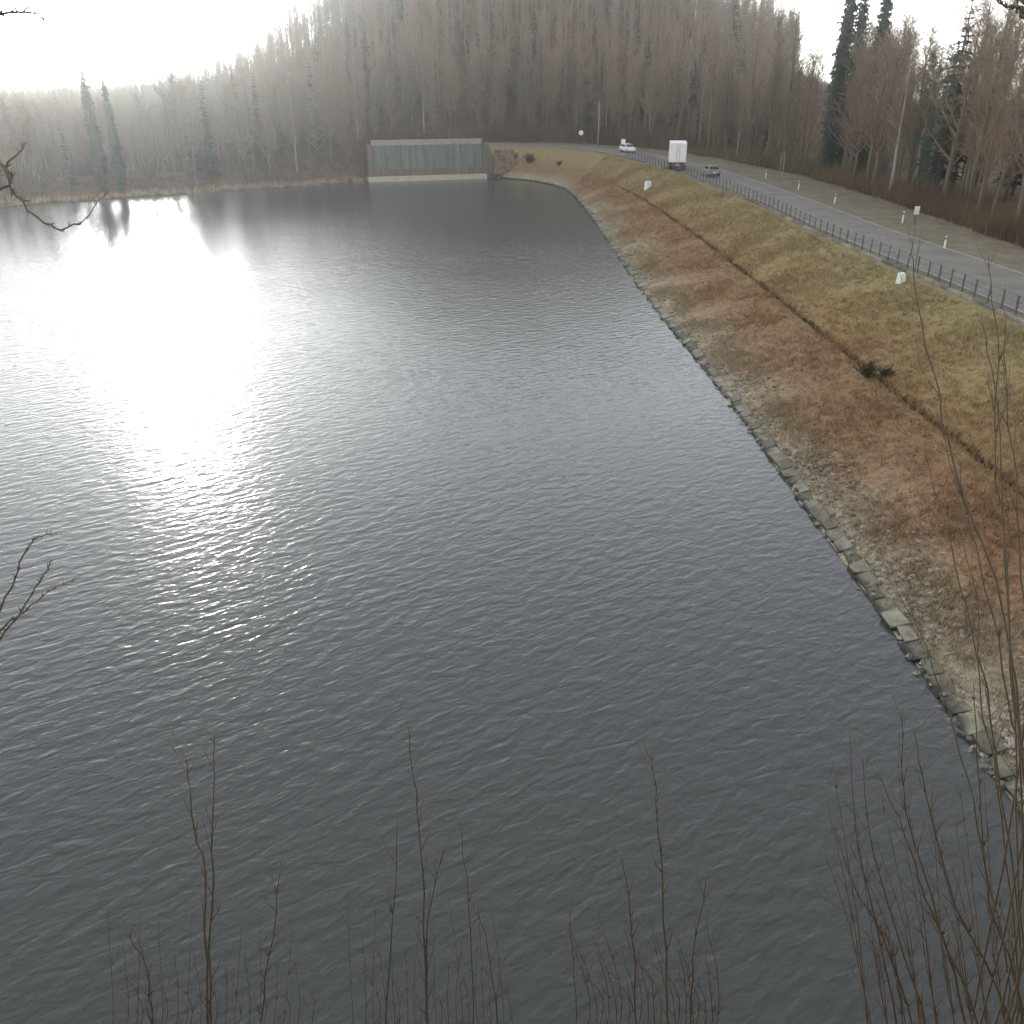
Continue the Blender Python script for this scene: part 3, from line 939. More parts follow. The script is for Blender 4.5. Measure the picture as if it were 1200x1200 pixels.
def box_truck(x, y, rz):
    t = empty('box_truck', (x, y, Z_CREST + 0.07), rz)      # front towards local +y
    tag(t, 'white box truck driving along the dam road', 'truck')
    ob('cargo_box', MB().box((0, -1.0, 2.55), (2.5, 6.2, 2.75)).mesh('cargo_box', M['white'], bevel=0.05), t)
    for s in (-1, 1):
        d = ob('rear_door', MB().box((s * 0.605, -4.125, 2.55), (1.17, 0.05, 2.6)).mesh('rear_door', M['white'], bevel=0.01), t)
        ob('lock_bar', MB().tube([(s * 0.2, -4.17, 1.3), (s * 0.2, -4.17, 3.8)], [0.018, 0.018], 6).mesh('lock_bar', M['metal']), d)
        ob('tail_light', MB().box((s * 0.95, -4.05, 0.86), (0.36, 0.1, 0.16)).mesh('tail_light', M['red'], bevel=0.02), t)
        ob('mud_flap', MB().box((s * 0.95, -3.25, 0.45), (0.55, 0.03, 0.55)).mesh('mud_flap', M['black']), t)
    ob('chassis', MB().box((-0.45, 0.1, 0.92), (0.16, 8.2, 0.3)).box((0.45, 0.1, 0.92), (0.16, 8.2, 0.3)).box((0, -1.0, 1.11), (2.3, 6.1, 0.1)).mesh('chassis', M['chassis']), t)
    ob('bumper', MB().box((0, -4.1, 0.55), (2.3, 0.12, 0.16)).mesh('bumper', M['chassis'], bevel=0.02), t)
    ob('number_plate', MB().box((0, -4.18, 0.7), (0.5, 0.02, 0.12)).mesh('number_plate', M['white']), t)
    cab = ob('cab', MB().prism([(2.25, 0.75), (4.1, 0.75), (4.15, 1.75), (3.75, 2.75), (2.25, 2.8)], 2.3).mesh('cab', M['white'], bevel=0.06), t)
    ob('windscreen', MB().prism([(4.16, 1.78), (3.79, 2.66), (3.76, 2.64), (4.12, 1.76)], 2.0).mesh('windscreen', M['glass']), cab)
    for s in (-1, 1):
        ob('side_window', MB().box((s * 1.155, 3.2, 2.2), (0.03, 0.9, 0.65)).mesh('side_window', M['glass']), cab)
        ob('headlight', MB().box((s * 0.85, 4.13, 1.05), (0.35, 0.08, 0.2)).mesh('headlight', M['rim'], bevel=0.02), cab)
        wheel(t, s * 0.98, 3.1, 0.48, 0.3)
        wheel(t, s * 0.92, -2.4, 0.48, 0.5)
    return t

def car(x, y, rz, paint, label):
    t = empty('car', (x, y, Z_CREST + 0.06), rz)             # front towards local +y
    tag(t, label, 'car')
    body = ob('body', MB().prism([(-2.0, 0.35), (1.95, 0.3), (2.0, 0.6), (1.75, 0.82), (0.95, 0.95), (-1.95, 1.0), (-2.05, 0.7)], 1.72).mesh('body', paint, bevel=0.07), t)
    cabin = ob('cabin', MB().prism([(-1.85, 0.98), (0.95, 0.93), (0.25, 1.45), (-1.35, 1.5)], 1.5).mesh('cabin', paint, bevel=0.06), t)
    ob('rear_window', MB().prism([(-1.79, 1.05), (-1.47, 1.42), (-1.52, 1.44), (-1.84, 1.05)], 1.3).mesh('rear_window', M['glass']), cabin)
    ob('windscreen', MB().prism([(0.9, 1.0), (0.36, 1.4), (0.39, 1.43), (0.95, 1.0)], 1.3).mesh('windscreen', M['glass']), cabin)
    for s in (-1, 1):
        ob('side_window', MB().prism([(-1.5, 1.04), (0.6, 1.02), (0.15, 1.38), (-1.25, 1.4)], 0.03).mesh('side_window', M['glass']), cabin).location.x = s * 0.755
        ob('tail_light', MB().box((s * 0.7, -2.03, 0.82), (0.25, 0.08, 0.2)).mesh('tail_light', M['red'], bevel=0.02), t)
        ob('headlight', MB().box((s * 0.65, 1.9, 0.68), (0.35, 0.14, 0.13)).mesh('headlight', M['rim'], bevel=0.02), t)
        wheel(t, s * 0.76, 1.25, 0.32, 0.22)
        wheel(t, s * 0.76, -1.25, 0.32, 0.22)
    ob('bumper', MB().box((0, -2.03, 0.42), (1.6, 0.12, 0.22)).mesh('bumper', M['chassis'], bevel=0.03), t)
    ob('number_plate', MB().box((0, -2.1, 0.6), (0.5, 0.02, 0.11)).mesh('number_plate', M['white']), t)
    return t

x, y, a = road_pose(2.9, 149)
box_truck(x - 0.8, y, R(-8))
x, y, a = road_pose(3.6, 137)
car(x, y, a, M['greyp'], 'small dark grey car following the white truck along the road')
x, y, a = road_pose(5.9, 184)
car(x, y, a + math.pi, M['white'], 'white car coming towards the truck at the bend of the road')

# ------------------------------------------------------------------ road furniture
def marker_post(x, y, z, label, hgt=1.05, group='white marker posts along the road'):
    t = empty('marker_post', (x, y, z), random.uniform(-.2, .2))
    tag(t, label, 'marker post', group)
    ob('post', MB().box((0, 0, hgt / 2 - 0.05), (0.13, 0.1, hgt + 0.1)).mesh('post', M['white'], bevel=0.02), t)
    ob('black_band', MB().box((0, 0, hgt * 0.8), (0.14, 0.11, 0.18)).mesh('black_band', M['chassis']), t)
    ob('reflector', MB().box((0, -0.058, hgt * 0.8), (0.06, 0.01, 0.14)).mesh('reflector', M['rim']), t)
    return t
for x, y in ((35.5, 75), (38.0, 90), (36.3, 105), (36.3, 119), (36.0, 134)):
    marker_post(x, y, Z_CREST - 0.02, 'white marker post on the far verge of the dam road')

def sign(x, y, z, h, w, hh, label, rz=0.0, round_=False):
    t = empty('road_sign', (x, y, z), rz)
    tag(t, label, 'sign')
    ob('pole', MB().tube([(0, 0, -0.1), (0, 0, h)], [0.045, 0.045], 8).mesh('pole', M['metal'], True), t)
    if round_:
        ob('sign_plate', MB().cyl((0, -0.07, h - w / 2), (0, 1, 0), w / 2, 0.03, 22).mesh('sign_plate', M['white']), t)
    else:
        ob('sign_plate', MB().box((0, -0.07, h - hh / 2), (w, 0.03, hh)).mesh('sign_plate', M['white'], bevel=0.008), t)
    return t
sign(21.5, 185.5, Z_CREST, 2.3, 0.8, 1.4, 'tall white rectangular road sign beside the bend of the road')
sign(14.8, 206.5, Z_CREST, 2.9, 1.0, 1.0, 'round white road sign at the far end of the dam by the wood', round_=True)
sign(39.4, 90.5, Z_CREST - 0.05, 1.5, 0.5, 0.75, 'small pale sign plate on a short pole against the brown wood')
t = empty('pole', (18.6, 207.5, 5.3)); tag(t, 'slender pale wooden pole at the edge of the wood by the bend', 'pole')
ob('shaft', MB().tube([(0, 0, -0.3), (0, 0, 8.5)], [0.13, 0.09], 8).mesh('shaft', M['birch'], True), t)
ob('cross_arm', MB().box((0, 0, 8.0), (1.1, 0.09, 0.11)).mesh('cross_arm', M['birch']), t)
for x, y in ((36.2, 128), (37.2, 130)):
    t = empty('thin_pole', (x, y, Z_CREST)); tag(t, 'thin pale upright pole beside the far verge of the road', 'pole', 'thin pale poles by the road')
    ob('shaft', MB().tube([(0, 0, -0.2), (0, 0, 3.8)], [0.05, 0.04], 8).mesh('shaft', M['birch'], True), t)
    ob('cap', MB().cyl((0, 0, 3.83), (0, 0, 1), 0.06, 0.06, 10).mesh('cap', M['metal']), t)

def marker_stone(x, y, z, s, label):
    b = MB().box((0, 0, 0.35), (0.62, 0.5, 0.9), (0.82, 0.82)).mesh('marker_stone', M['white'], bevel=0.06)
    o = ob('marker_stone', b, None, (x, y, z), 0.4)
    o.scale = (s, s, s)
    return tag(o, label, 'marker stone')
marker_stone(20.3, 140.5, 3.35, 1.5, 'squat white marker stone on the grass slope above the dark row')
marker_stone(27.25, 63.0, 5.28, 0.85, 'small white marker stone at the crest edge below the railing')

# ------------------------------------------------------------------ bare bushes
def bush_mesh(seed, h, w, n, mat, blade=0.02):
    r = random.Random(seed)
    mb = MB(); tri = []
    for i in range(n):
        a = r.uniform(0, 6.28); e = R(r.uniform(35, 85))
        d = Vector((math.cos(a) * math.cos(e), math.sin(a) * math.cos(e), math.sin(e)))
        L = h * r.uniform(0.6, 1.05)
        p = [Vector((r.uniform(-.1, .1), r.uniform(-.1, .1), -0.1))]
        for j in range(3):
            d = (d + Vector((r.uniform(-.25, .25), r.uniform(-.25, .25), .1))).normalized()
            p.append(p[-1] + Vector((d.x * w / h * 1.6, d.y * w / h * 1.6, d.z)) * L / 3)
        mb.tube(p, [.03, .02, .014, .006], 4, cap=False)
        for k in range(16):
            f = r.uniform(0.6, 3); m_ = min(2, int(f)); c0 = p[m_].lerp(p[m_ + 1], f - m_)
            cd = (d * .6 + Vector((r.uniform(-1, 1), r.uniform(-1, 1), r.uniform(-.2, .9)))).normalized()
            c1 = c0 + cd * h * r.uniform(.15, .32)
            s = cd.cross(Vector((r.uniform(-1, 1), r.uniform(-1, 1), .2))).normalized() * blade
            tri.append((c0 - s, c0 + s, c1))
    n0 = len(mb.v)
    for q in tri:
        for p in q: mb.v.append(tuple(p))
    for i in range(len(tri)): mb.f.append((n0 + 3 * i, n0 + 3 * i + 1, n0 + 3 * i + 2))
    return mb.mesh('branches', mat)
def bush(x, y, z, h, w, n, label, seed, blade=0.03, group=None):
    t = empty('bush', (x, y, z)); tag(t, label, 'bush', group)
    ob('branches', bush_mesh(seed, h, w, n, M['hedge'], blade), t)
    return t
bush(20.6, 49.6, 2.65, 0.95, 0.8, 34, 'dark rounded bush growing on the dark row of the embankment', 1, 0.03)
bush(21.4, 49.0, 2.75, 0.75, 0.6, 26, 'low dark tuft beside the rounded bush on the embankment', 2, 0.03)
bush(-0.2, 197.5, 2.8, 2.2, 1.6, 36, 'dark scrubby bush on the slope next to the retaining wall', 3, 0.06)
bush(3.6, 194.8, 2.6, 2.4, 1.2, 36, 'upright dark bush on the far corner of the embankment', 4, 0.06)
bush(9.4, 188.5, 2.7, 1.2, 0.9, 26, 'small reddish brown bush on the far bend of the embankment', 5, 0.05)

# ------------------------------------------------------------------ bare shoots on the near hillside
def shrub(name, root, shoots, label, seed, mat='shoot', rad=0.009, twig_n=10, group=None, cat='shrub', twig_len=0.3):
    """root (x, y); shoots: lists of world points; every shoot starts at the root in the ground"""
    r = random.Random(seed)
    zr = gz(*root)
    t = empty(name, (root[0], root[1], zr))
    tag(t, label, cat, group)
    o = Vector((root[0], root[1], zr))
    for pts in shoots:
        pp = [Vector((r.uniform(-.05, .05), r.uniform(-.05, .05), -0.15))] + [Vector(p) - o for p in pts]
        # smooth path
        A = np.array([tuple(p) for p in pp])
        S = catmull(A, 5)
        n = len(S)
        S[1:-1] += np.random.default_rng(seed).normal(0, 0.006, (n - 2, 3))
        rr = [rad * (1.35 - 1.12 * i / (n - 1)) for i in range(n)]
        st = ob('stem', MB().tube([Vector(p) for p in S], rr, 6).mesh('stem', M[mat], True), t)
        mb = MB()
        for k in range(twig_n):
            i = r.randint(max(2, n // 3), n - 2)
            p = Vector(S[i]); d = (Vector(S[i + 1]) - p).normalized()
            q = (d * 1.0 + Vector((r.uniform(-1, 1), r.uniform(-.7, .7), r.uniform(-.1, .7))) * 0.62).normalized()
            L = twig_len * r.uniform(.4, 1.2)
            p1 = p + q * L * .5; p2 = p1 + (q + Vector((0, 0, .35))).normalized() * L * .5
            r0 = rr[i] * 0.45
            mb.tube([p, p1, p2], [r0, r0 * .75, r0 * .4], 4)
            if r.random() < .6:
                q2 = (q + Vector((r.uniform(-1, 1), r.uniform(-1, 1), .5)) * .6).normalized()
                mb.tube([p1, p1 + q2 * L * .4], [r0 * .6, r0 * .3], 4)
        if mb.v: tag(ob('twigs', mb.mesh('twigs', M[mat], True), st), kind='stuff')
    return t

shrub('shrub', (-2.44, 4.2), [[(-2.3, 4.2, 11.19), (-2.04, 4.2, 13.11), (-2.02, 4.2, 13.8), (-1.98, 4.2, 14.32)], [(-2.38, 4.4, 10.86), (-2.14, 4.4, 12.62), (-1.97, 4.4, 13.67), (-1.87, 4.4, 14.31)], [(-2.08, 4.5, 10.81), (-1.81, 4.5, 12.13), (-1.61, 4.5, 13.1)], [(-2.71, 4.3, 11.13), (-2.63, 4.3, 12.12), (-2.69, 4.3, 12.66)]], 'pair of straight thin bare shoots rising side by side over the water', 1, 'shoot', 0.01, 16)
shrub('shrub', (-0.86, 4.6), [[(-0.71, 4.6, 10.54), (-0.65, 4.6, 12.38), (-0.65, 4.6, 13.47), (-0.68, 4.6, 14.21)], [(-1.09, 4.8, 10.33), (-0.91, 4.8, 12.23), (-0.83, 4.8, 13.19)], [(-0.7, 4.6, 10.76), (-0.62, 4.6, 12.38), (-0.47, 4.6, 13.15)]], 'leafless shoot with a leaning fork standing over open water', 2, 'shoot', 0.009, 18)
shrub('shrub', (-0.23, 4.9), [[(-0.33, 4.9, 10.05), (-0.33, 4.9, 11.91), (-0.37, 4.9, 13.05)], [(-0.12, 5.0, 10.01), (-0.18, 5.0, 11.38), (-0.27, 5.0, 12.08)]], 'short lone thin shoot with few twigs over open water', 3, 'shoot', 0.008, 8)
shrub('shrub', (1.33, 4.6), [[(1.3, 4.6, 10.54), (1.13, 4.6, 12.38), (1.01, 4.6, 13.39), (0.92, 4.6, 14.0)], [(1.07, 4.7, 10.49), (0.93, 4.7, 12.07), (0.79, 4.7, 12.96)], [(1.51, 4.8, 10.33), (1.44, 4.8, 11.74), (1.47, 4.8, 12.68)]], 'grey bare shoots rising out of a reddish thicket over the water', 4, 'shoot', 0.011, 22)
shrub('thicket', (1.27, 5.2), [[(0.62, 5.0, 9.76), (0.55, 5.0, 10.95), (0.46, 5.0, 12.08)], [(0.69, 5.1, 9.6), (0.68, 5.1, 10.8), (0.48, 5.1, 11.59)], [(0.76, 5.2, 9.43), (0.81, 5.2, 10.66), (0.49, 5.2, 11.07)], [(0.83, 5.3, 9.27), (0.76, 5.3, 10.52), (0.48, 5.3, 11.51)], [(0.84, 5.0, 9.76), (0.83, 5.0, 10.95), (0.71, 5.0, 11.5)], [(0.91, 5.1, 9.6), (0.96, 5.1, 10.8), (0.69, 5.1, 11.92)], [(0.99, 5.2, 9.43), (0.92, 5.2, 10.66), (0.71, 5.2, 11.41)], [(1.07, 5.3, 9.27), (1.06, 5.3, 10.52), (0.74, 5.3, 10.88)], [(1.06, 5.0, 9.76), (1.11, 5.0, 10.95), (0.91, 5.0, 11.83)], [(1.14, 5.1, 9.6), (1.07, 5.1, 10.8), (0.95, 5.1, 11.32)], [(1.22, 5.2, 9.43), (1.21, 5.2, 10.66), (0.93, 5.2, 11.75)], [(1.3, 5.3, 9.27), (1.35, 5.3, 10.52), (0.96, 5.3, 11.23)], [(1.28, 5.0, 9.76), (1.21, 5.0, 10.95), (1.18, 5.0, 11.23)], [(1.36, 5.1, 9.6), (1.35, 5.1, 10.8), (1.15, 5.1, 11.65)], [(1.44, 5.2, 9.43), (1.49, 5.2, 10.66), (1.2, 5.2, 11.13)], [(1.53, 5.3, 9.27), (1.46, 5.3, 10.52), (1.17, 5.3, 11.57)], [(1.5, 5.0, 9.76), (1.49, 5.0, 10.95), (1.38, 5.0, 11.56)], [(1.58, 5.1, 9.6), (1.63, 5.1, 10.8), (1.43, 5.1, 11.04)], [(1.67, 5.2, 9.43), (1.6, 5.2, 10.66), (1.41, 5.2, 11.48)], [(1.76, 5.3, 9.27), (1.75, 5.3, 10.52), (1.46, 5.3, 10.95)], [(1.71, 5.0, 9.76), (1.77, 5.0, 10.95), (1.57, 5.0, 11.89)], [(1.8, 5.1, 9.6), (1.74, 5.1, 10.8), (1.63, 5.1, 11.38)]], 'low reddish brown thicket of fine twigs below the grey shoots', 5, 'shoot_red', 0.006, 22)
shrub('thicket', (-2.89, 5.0), [[(-3.49, 4.8, 9.85), (-3.31, 4.8, 11.01), (-3.1, 4.8, 12.32)], [(-3.49, 4.9, 9.68), (-3.25, 4.9, 10.87), (-3.12, 4.9, 11.8)], [(-3.49, 5.0, 9.51), (-3.19, 5.0, 10.72), (-3.25, 5.0, 11.25)], [(-3.49, 5.1, 9.34), (-3.3, 5.1, 10.58), (-3.03, 5.1, 11.93)], [(-3.48, 5.2, 9.17), (-3.23, 5.2, 10.43), (-3.16, 5.2, 11.39)], [(-3.15, 4.8, 9.85), (-2.86, 4.8, 11.01), (-2.86, 4.8, 11.49)], [(-3.14, 4.9, 9.68), (-2.96, 4.9, 10.87), (-2.78, 4.9, 12.14)], [(-3.14, 5.0, 9.51), (-2.89, 5.0, 10.72), (-2.77, 5.0, 11.62)], [(-3.13, 5.1, 9.34), (-2.82, 5.1, 10.58), (-2.89, 5.1, 11.05)], [(-3.11, 5.2, 9.17), (-2.92, 5.2, 10.43), (-2.67, 5.2, 11.76)], [(-2.81, 4.8, 9.85), (-2.58, 4.8, 11.01), (-2.52, 4.8, 11.84)], [(-2.8, 4.9, 9.68), (-2.5, 4.9, 10.87), (-2.51, 4.9, 11.29)], [(-2.78, 5.0, 9.51), (-2.6, 5.0, 10.72), (-2.43, 5.0, 11.97)], [(-2.76, 5.1, 9.34), (-2.52, 5.1, 10.58), (-2.41, 5.1, 11.43)], [(-2.74, 5.2, 9.17), (-2.44, 5.2, 10.43), (-2.51, 5.2, 10.85)], [(-2.47, 4.8, 9.85), (-2.3, 4.8, 11.01), (-2.08, 4.8, 12.18)], [(-2.45, 4.9, 9.68), (-2.22, 4.9, 10.87), (-2.17, 4.9, 11.65)], [(-2.43, 5.0, 9.51), (-2.13, 5.0, 10.72), (-2.13, 5.0, 11.09)], [(-2.4, 5.1, 9.34), (-2.22, 5.1, 10.58), (-2.07, 5.1, 11.79)], [(-2.37, 5.2, 9.17), (-2.13, 5.2, 10.43), (-2.02, 5.2, 11.23)], [(-2.12, 4.8, 9.85), (-1.84, 4.8, 11.01), (-1.91, 4.8, 11.33)], [(-2.1, 4.9, 9.68), (-1.93, 4.9, 10.87), (-1.73, 4.9, 12.0)], [(-2.07, 5.0, 9.51), (-1.84, 5.0, 10.72), (-1.8, 5.0, 11.46)], [(-2.04, 5.1, 9.34), (-1.75, 5.1, 10.58), (-1.74, 5.1, 10.88)]], 'sparse olive thicket of fine twigs around the paired shoots', 6, 'shoot', 0.0045, 24)
shrub('thicket', (-0.76, 5.3), [[(-1.39, 4.9, 9.68), (-1.34, 4.9, 10.98), (-1.28, 4.9, 12.39)], [(-1.36, 5.0, 9.51), (-1.25, 5.0, 10.83), (-1.22, 5.0, 11.82)], [(-1.32, 5.1, 9.34), (-1.15, 5.1, 10.69), (-1.29, 5.1, 11.2)], [(-1.28, 5.2, 9.17), (-1.24, 5.2, 10.55), (-1.12, 5.2, 11.94)], [(-1.24, 5.3, 9.0), (-1.14, 5.3, 10.4), (-1.18, 5.3, 11.33)], [(-1.08, 4.9, 9.68), (-0.94, 4.9, 10.98), (-1.0, 4.9, 11.35)], [(-1.04, 5.0, 9.51), (-1.01, 5.0, 10.83), (-0.98, 5.0, 12.06)], [(-1.0, 5.1, 9.34), (-0.91, 5.1, 10.69), (-0.9, 5.1, 11.47)], [(-0.95, 5.2, 9.17), (-0.81, 5.2, 10.55), (-0.95, 5.2, 10.82)], [(-0.9, 5.3, 9.0), (-0.89, 5.3, 10.4), (-0.79, 5.3, 11.59)], [(-0.77, 4.9, 9.68), (-0.71, 4.9, 10.98), (-0.76, 4.9, 11.61)], [(-0.73, 5.0, 9.51), (-0.6, 5.0, 10.83), (-0.67, 5.0, 10.98)], [(-0.68, 5.1, 9.34), (-0.67, 5.1, 10.69), (-0.65, 5.1, 11.72)], [(-0.62, 5.2, 9.17), (-0.57, 5.2, 10.55), (-0.55, 5.2, 11.1)], [(-0.57, 5.3, 9.0), (-0.45, 5.3, 10.4), (-0.54, 5.3, 11.85)], [(-0.46, 4.9, 9.68), (-0.47, 4.9, 10.98), (-0.39, 4.9, 11.86)], [(-0.41, 5.0, 9.51), (-0.37, 5.0, 10.83), (-0.42, 5.0, 11.25)], [(-0.35, 5.1, 9.34), (-0.25, 5.1, 10.69), (-0.28, 5.1, 11.97)], [(-0.3, 5.2, 9.17), (-0.32, 5.2, 10.55), (-0.3, 5.2, 11.37)], [(-0.23, 5.3, 9.0), (-0.2, 5.3, 10.4), (-0.18, 5.3, 10.72)], [(-0.15, 4.9, 9.68), (-0.07, 4.9, 10.98), (-0.16, 4.9, 12.11)], [(-0.09, 5.0, 9.51), (-0.13, 5.0, 10.83), (-0.05, 5.0, 11.51)], [(-0.03, 5.1, 9.34), (-0.01, 5.1, 10.69), (-0.05, 5.1, 10.87)]], 'sparse greenish thicket of fine twigs around the forked shoot', 7, 'shoot', 0.0045, 24)
shrub('shrub', (3.72, 4.4), [[(3.64, 4.0, 11.61), (3.11, 4.0, 13.71), (2.66, 4.0, 15.4), (2.28, 4.0, 16.64), (2.13, 4.0, 17.04)], [(3.5, 4.1, 12.39), (2.85, 4.1, 14.93), (2.22, 4.1, 16.27), (2.03, 4.1, 16.69), (1.85, 4.1, 17.14), (1.78, 4.1, 17.37)], [(3.47, 4.2, 12.7), (2.73, 4.2, 15.43), (2.48, 4.2, 16.25), (2.33, 4.2, 16.87), (2.2, 4.2, 17.27)], [(3.73, 4.3, 11.84), (2.99, 4.3, 14.26), (2.66, 4.3, 15.14), (2.33, 4.3, 15.86), (2.14, 4.3, 16.3)], [(3.45, 4.4, 13.29), (3.04, 4.4, 14.58), (2.66, 4.4, 15.54), (2.47, 4.4, 15.91), (2.22, 4.4, 16.46)], [(3.88, 4.5, 11.35), (3.26, 4.5, 13.18), (2.85, 4.5, 14.23), (2.45, 4.5, 15.01), (2.26, 4.5, 15.31)], [(3.18, 4.3, 14.12), (2.78, 4.3, 15.7), (2.52, 4.3, 16.54), (2.38, 4.3, 17.01)], [(4.08, 4.6, 10.98), (3.39, 4.6, 13.39), (3.02, 4.6, 14.42), (2.8, 4.6, 15.19), (2.56, 4.6, 15.76)]], 'long arching bare stems reaching up across the embankment and road', 8, 'shoot', 0.0068, 10)
shrub('shrub', (3.79, 4.3), [[(3.53, 4.2, 11.39), (3.01, 4.2, 12.61), (2.75, 4.2, 13.11), (2.56, 4.2, 13.57), (2.26, 4.2, 14.15)], [(3.51, 4.3, 11.24), (2.97, 4.3, 12.74), (2.54, 4.3, 13.77), (2.36, 4.3, 14.59)], [(3.77, 4.2, 11.59), (3.21, 4.2, 13.03), (2.95, 4.2, 13.87), (2.68, 4.2, 14.86)], [(3.91, 4.4, 11.18), (3.12, 4.4, 12.79), (2.7, 4.4, 13.82), (2.51, 4.4, 14.38)]], 'dark forked shrub leaning over the waterline of the embankment', 9, 'shoot', 0.01, 20)
shrub('shrub', (3.37, 4.5), [[(3.13, 4.5, 10.92), (2.64, 4.5, 12.5), (2.36, 4.5, 13.34), (2.15, 4.5, 14.3)], [(3.44, 4.6, 10.76), (2.87, 4.6, 12.28), (2.51, 4.6, 13.23), (2.32, 4.6, 14.0)], [(3.26, 4.5, 10.92), (2.73, 4.5, 12.32), (2.43, 4.5, 12.85), (2.17, 4.5, 13.49)]], 'slim upright stems standing over water beside the forked shrub', 10, 'shoot', 0.008, 18)
shrub('thicket', (4.0, 4.9), [[(3.06, 4.5, 10.36), (2.61, 4.5, 12.13), (2.09, 4.5, 14.02)], [(3.17, 4.6, 10.19), (2.65, 4.6, 12.0), (2.17, 4.6, 13.53)], [(3.28, 4.7, 10.02), (2.69, 4.7, 11.87), (2.26, 4.7, 13.0)], [(3.4, 4.8, 9.85), (2.92, 4.8, 11.74), (2.35, 4.8, 12.42)], [(3.52, 4.9, 9.68), (2.96, 4.9, 11.61), (2.78, 4.9, 11.79)], [(3.63, 5.0, 9.51), (3.01, 5.0, 11.48), (2.54, 5.0, 13.21)], [(3.31, 4.5, 10.36), (2.86, 4.5, 12.13), (2.33, 4.5, 13.27)], [(3.43, 4.6, 10.19), (2.91, 4.6, 12.0), (2.43, 4.6, 12.72)], [(3.55, 4.7, 10.02), (2.96, 4.7, 11.87), (2.85, 4.7, 12.12)], [(3.67, 4.8, 9.85), (3.19, 4.8, 11.74), (2.62, 4.8, 13.46)], [(3.79, 4.9, 9.68), (3.24, 4.9, 11.61), (2.72, 4.9, 12.92)], [(3.92, 5.0, 9.51), (3.29, 5.0, 11.48), (2.84, 5.0, 12.34)], [(3.57, 4.5, 10.36), (3.11, 4.5, 12.13), (2.91, 4.5, 12.44)], [(3.69, 4.6, 10.19), (3.17, 4.6, 12.0), (2.67, 4.6, 13.71)], [(3.82, 4.7, 10.02), (3.22, 4.7, 11.87), (2.79, 4.7, 13.2)], [(3.94, 4.8, 9.85), (3.45, 4.8, 11.74), (2.9, 4.8, 12.64)], [(4.07, 4.9, 9.68), (3.51, 4.9, 11.61), (3.35, 4.9, 12.03)], [(4.2, 5.0, 9.51), (3.57, 5.0, 11.48), (3.08, 5.0, 13.4)], [(3.83, 4.5, 10.36), (3.37, 4.5, 12.13), (2.83, 4.5, 13.46)], [(3.95, 4.6, 10.19), (3.42, 4.6, 12.0), (2.96, 4.6, 12.93)], [(4.08, 4.7, 10.02), (3.48, 4.7, 11.87), (3.4, 4.7, 12.35)], [(4.22, 4.8, 9.85), (3.72, 4.8, 11.74), (3.13, 4.8, 13.65)], [(4.35, 4.9, 9.68), (3.78, 4.9, 11.61), (3.26, 4.9, 13.13)], [(4.49, 5.0, 9.51), (3.84, 5.0, 11.48), (3.4, 5.0, 12.56)], [(4.08, 4.5, 10.36), (3.62, 4.5, 12.13), (3.42, 4.5, 12.66)], [(4.22, 4.6, 10.19), (3.68, 4.6, 12.0), (3.16, 4.6, 13.89)], [(4.35, 4.7, 10.02), (3.75, 4.7, 11.87), (3.3, 4.7, 13.39)], [(4.49, 4.8, 9.85), (3.99, 4.8, 11.74), (3.44, 4.8, 12.85)], [(4.63, 4.9, 9.68), (4.06, 4.9, 11.61), (3.91, 4.9, 12.26)], [(4.77, 5.0, 9.51), (4.12, 5.0, 11.48), (4.09, 5.0, 11.62)]], 'brown thicket of fine twigs hiding the foot of the embankment', 11, 'shoot_red', 0.0055, 26)

def near_tree(x, y, top, branches, label, seed, rad):
    r = random.Random(seed)
    z0 = gz(x, y)
    t = empty('young_tree', (x, y, z0)); tag(t, label, 'tree')
    o = Vector((x, y, z0)); H = top - z0
    s = -1 if x < 0 else 1
    pts = [Vector((s * 0.06 * i * r.random(), 0.05 * i, H * i / 6 - 0.2 * (i == 0))) for i in range(7)]
    ob('trunk', MB().tube(pts, [0.075 * (1 - i / 7.5) + 0.01 for i in range(7)], 8).mesh('trunk', M['bark'], True), t)
    for i, b in enumerate(branches):
        q = [Vector(p) - o for p in b]
        k = min(6, max(0, (q[0].z - 0.35) / H * 6)); j = min(5, int(k))
        q = [pts[j].lerp(pts[j + 1], k - j)] + q
        S = catmull(np.array([tuple(p) for p in q]), 5); n = len(S)
        S[2:-1] += np.random.default_rng(seed + i).normal(0, 0.004, (n - 3, 3))
        rr = [rad * (1.8 - 1.45 * m_ / (n - 1)) for m_ in range(n)]
        br = ob('branch', MB().tube([Vector(p) for p in S], rr, 6).mesh('branch', M['shoot'], True), t)
        mb = MB()
        for m_ in range(8, n - 1):                       # buds and short spurs
            p = Vector(S[m_]); d = (Vector(S[m_ + 1]) - p).normalized()
            for c in range(2):
                e = (d + Vector((r.uniform(-1, 1), r.uniform(-.6, .6), r.uniform(-.6, 1)))).normalized()
                mb.tube([p, p + e * r.uniform(0.012, 0.035)], [rr[m_] * .9, rr[m_] * .4], 5)
        tag(ob('buds', mb.mesh('buds', M['shoot'], True), br), kind='stuff')
    for i in range(14):                                  # limbs on the side away from the view
        k = r.uniform(0.35, 0.98); j = min(5, int(k * 6)); p = pts[j].lerp(pts[j + 1], k * 6 - j)
        d = Vector((s * r.uniform(.2, 1), r.uniform(-1, -.1), r.uniform(.5, 1.2))).normalized()
        L_ = r.uniform(.8, 1.9)
        ob('limb', MB().tube([p, p + d * L_ * .5, p + (d + Vector((0, 0, .2))) * L_], [.022, .013, .005], 5).mesh('limb', M['bark'], True), t)
    return t
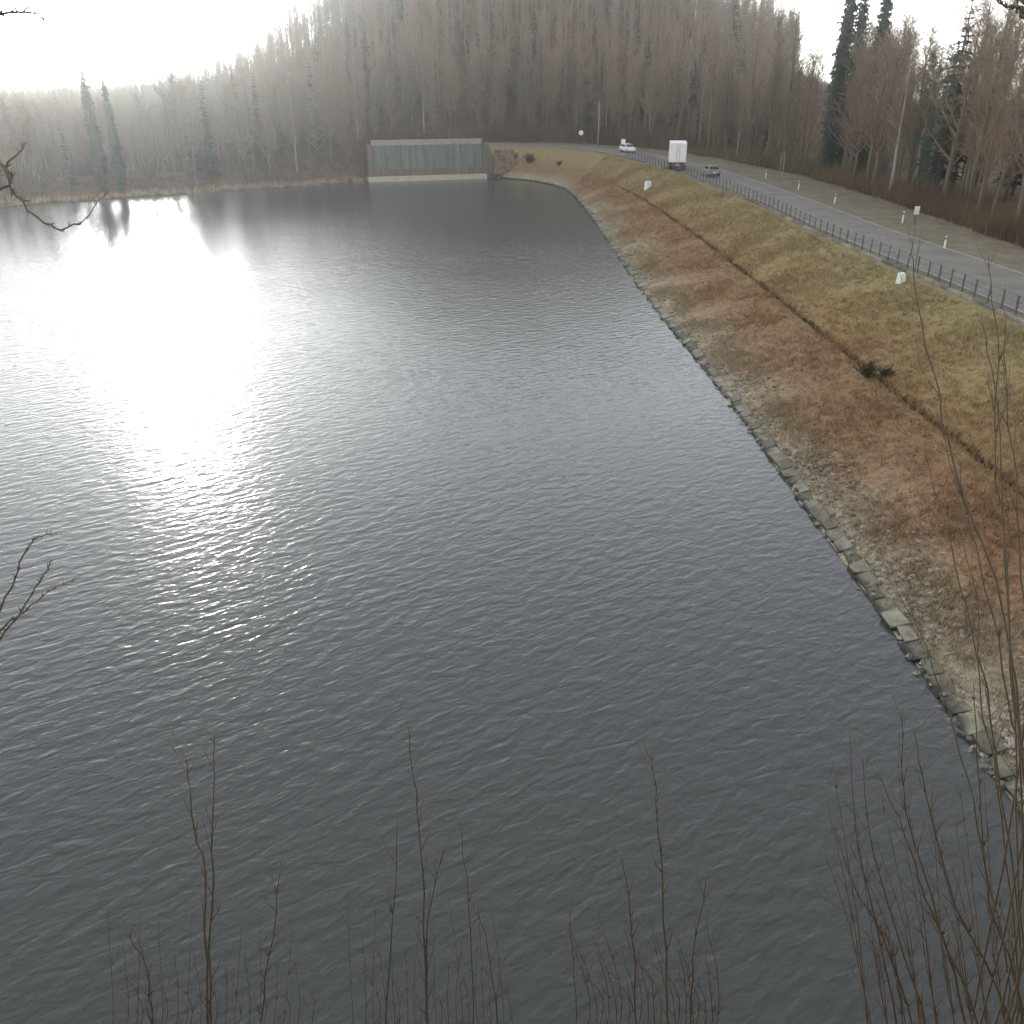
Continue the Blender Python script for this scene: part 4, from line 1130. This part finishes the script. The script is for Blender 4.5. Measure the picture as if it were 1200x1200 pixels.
near_tree(-4.35, 3.5, 21.5, [[(-2.83, 3.6, 15.2), (-2.48, 3.6, 15.6), (-2.32, 3.6, 15.73), (-2.16, 3.6, 15.85), (-2.05, 3.6, 15.9)], [(-2.75, 3.6, 15.51), (-2.4, 3.6, 15.8), (-2.26, 3.6, 16.03), (-2.17, 3.6, 16.12), (-2.08, 3.6, 16.14)], [(-2.88, 3.7, 15.23), (-2.51, 3.7, 15.55), (-2.31, 3.7, 15.79), (-2.23, 3.7, 15.89), (-2.2, 3.7, 15.94)], [(-2.6, 3.4, 17.75), (-2.05, 3.4, 17.82), (-1.84, 3.4, 17.74), (-1.79, 3.4, 17.6), (-1.68, 3.4, 17.51), (-1.57, 3.4, 17.54), (-1.46, 3.4, 17.64)], [(-2.12, 3.5, 17.58), (-1.86, 3.5, 17.73), (-1.77, 3.5, 17.8)], [(-2.05, 3.5, 18.15), (-1.77, 3.5, 18.21), (-1.65, 3.5, 18.21), (-1.62, 3.5, 18.19)]], 'young bare tree whose drooping budded twigs hang over the reservoir', 71, 0.004)
near_tree(4.5, 3.4, 21.0, [[(2.05, 3.5, 18.15), (1.76, 3.5, 18.22), (1.71, 3.5, 18.23), (1.65, 3.5, 18.25)], [(2.09, 3.6, 18.2), (1.82, 3.6, 18.27), (1.78, 3.6, 18.24)]], 'young bare tree with one short twig tip against the sky', 72, 0.006)

# ------------------------------------------------------------------ haze
hz = MB().box((-40, 245, 44), (640, 580, 100)).mesh('haze', None)
hm = bpy.data.materials.new('haze'); hm.use_nodes = True
hn = hm.node_tree.nodes; hn.clear()
pv = hn.new('ShaderNodeVolumePrincipled')
pv.inputs['Color'].default_value = (0.91, 0.955, 0.97, 1)
pv.inputs['Density'].default_value = 0.00055
pv.inputs['Anisotropy'].default_value = 0.89
ho = hn.new('ShaderNodeOutputMaterial')
hm.node_tree.links.new(pv.outputs[0], ho.inputs['Volume'])
hz.materials.append(hm)
h = ob('haze', hz)
tag(h, 'thin pale haze filling the valley', 'haze', kind='stuff')
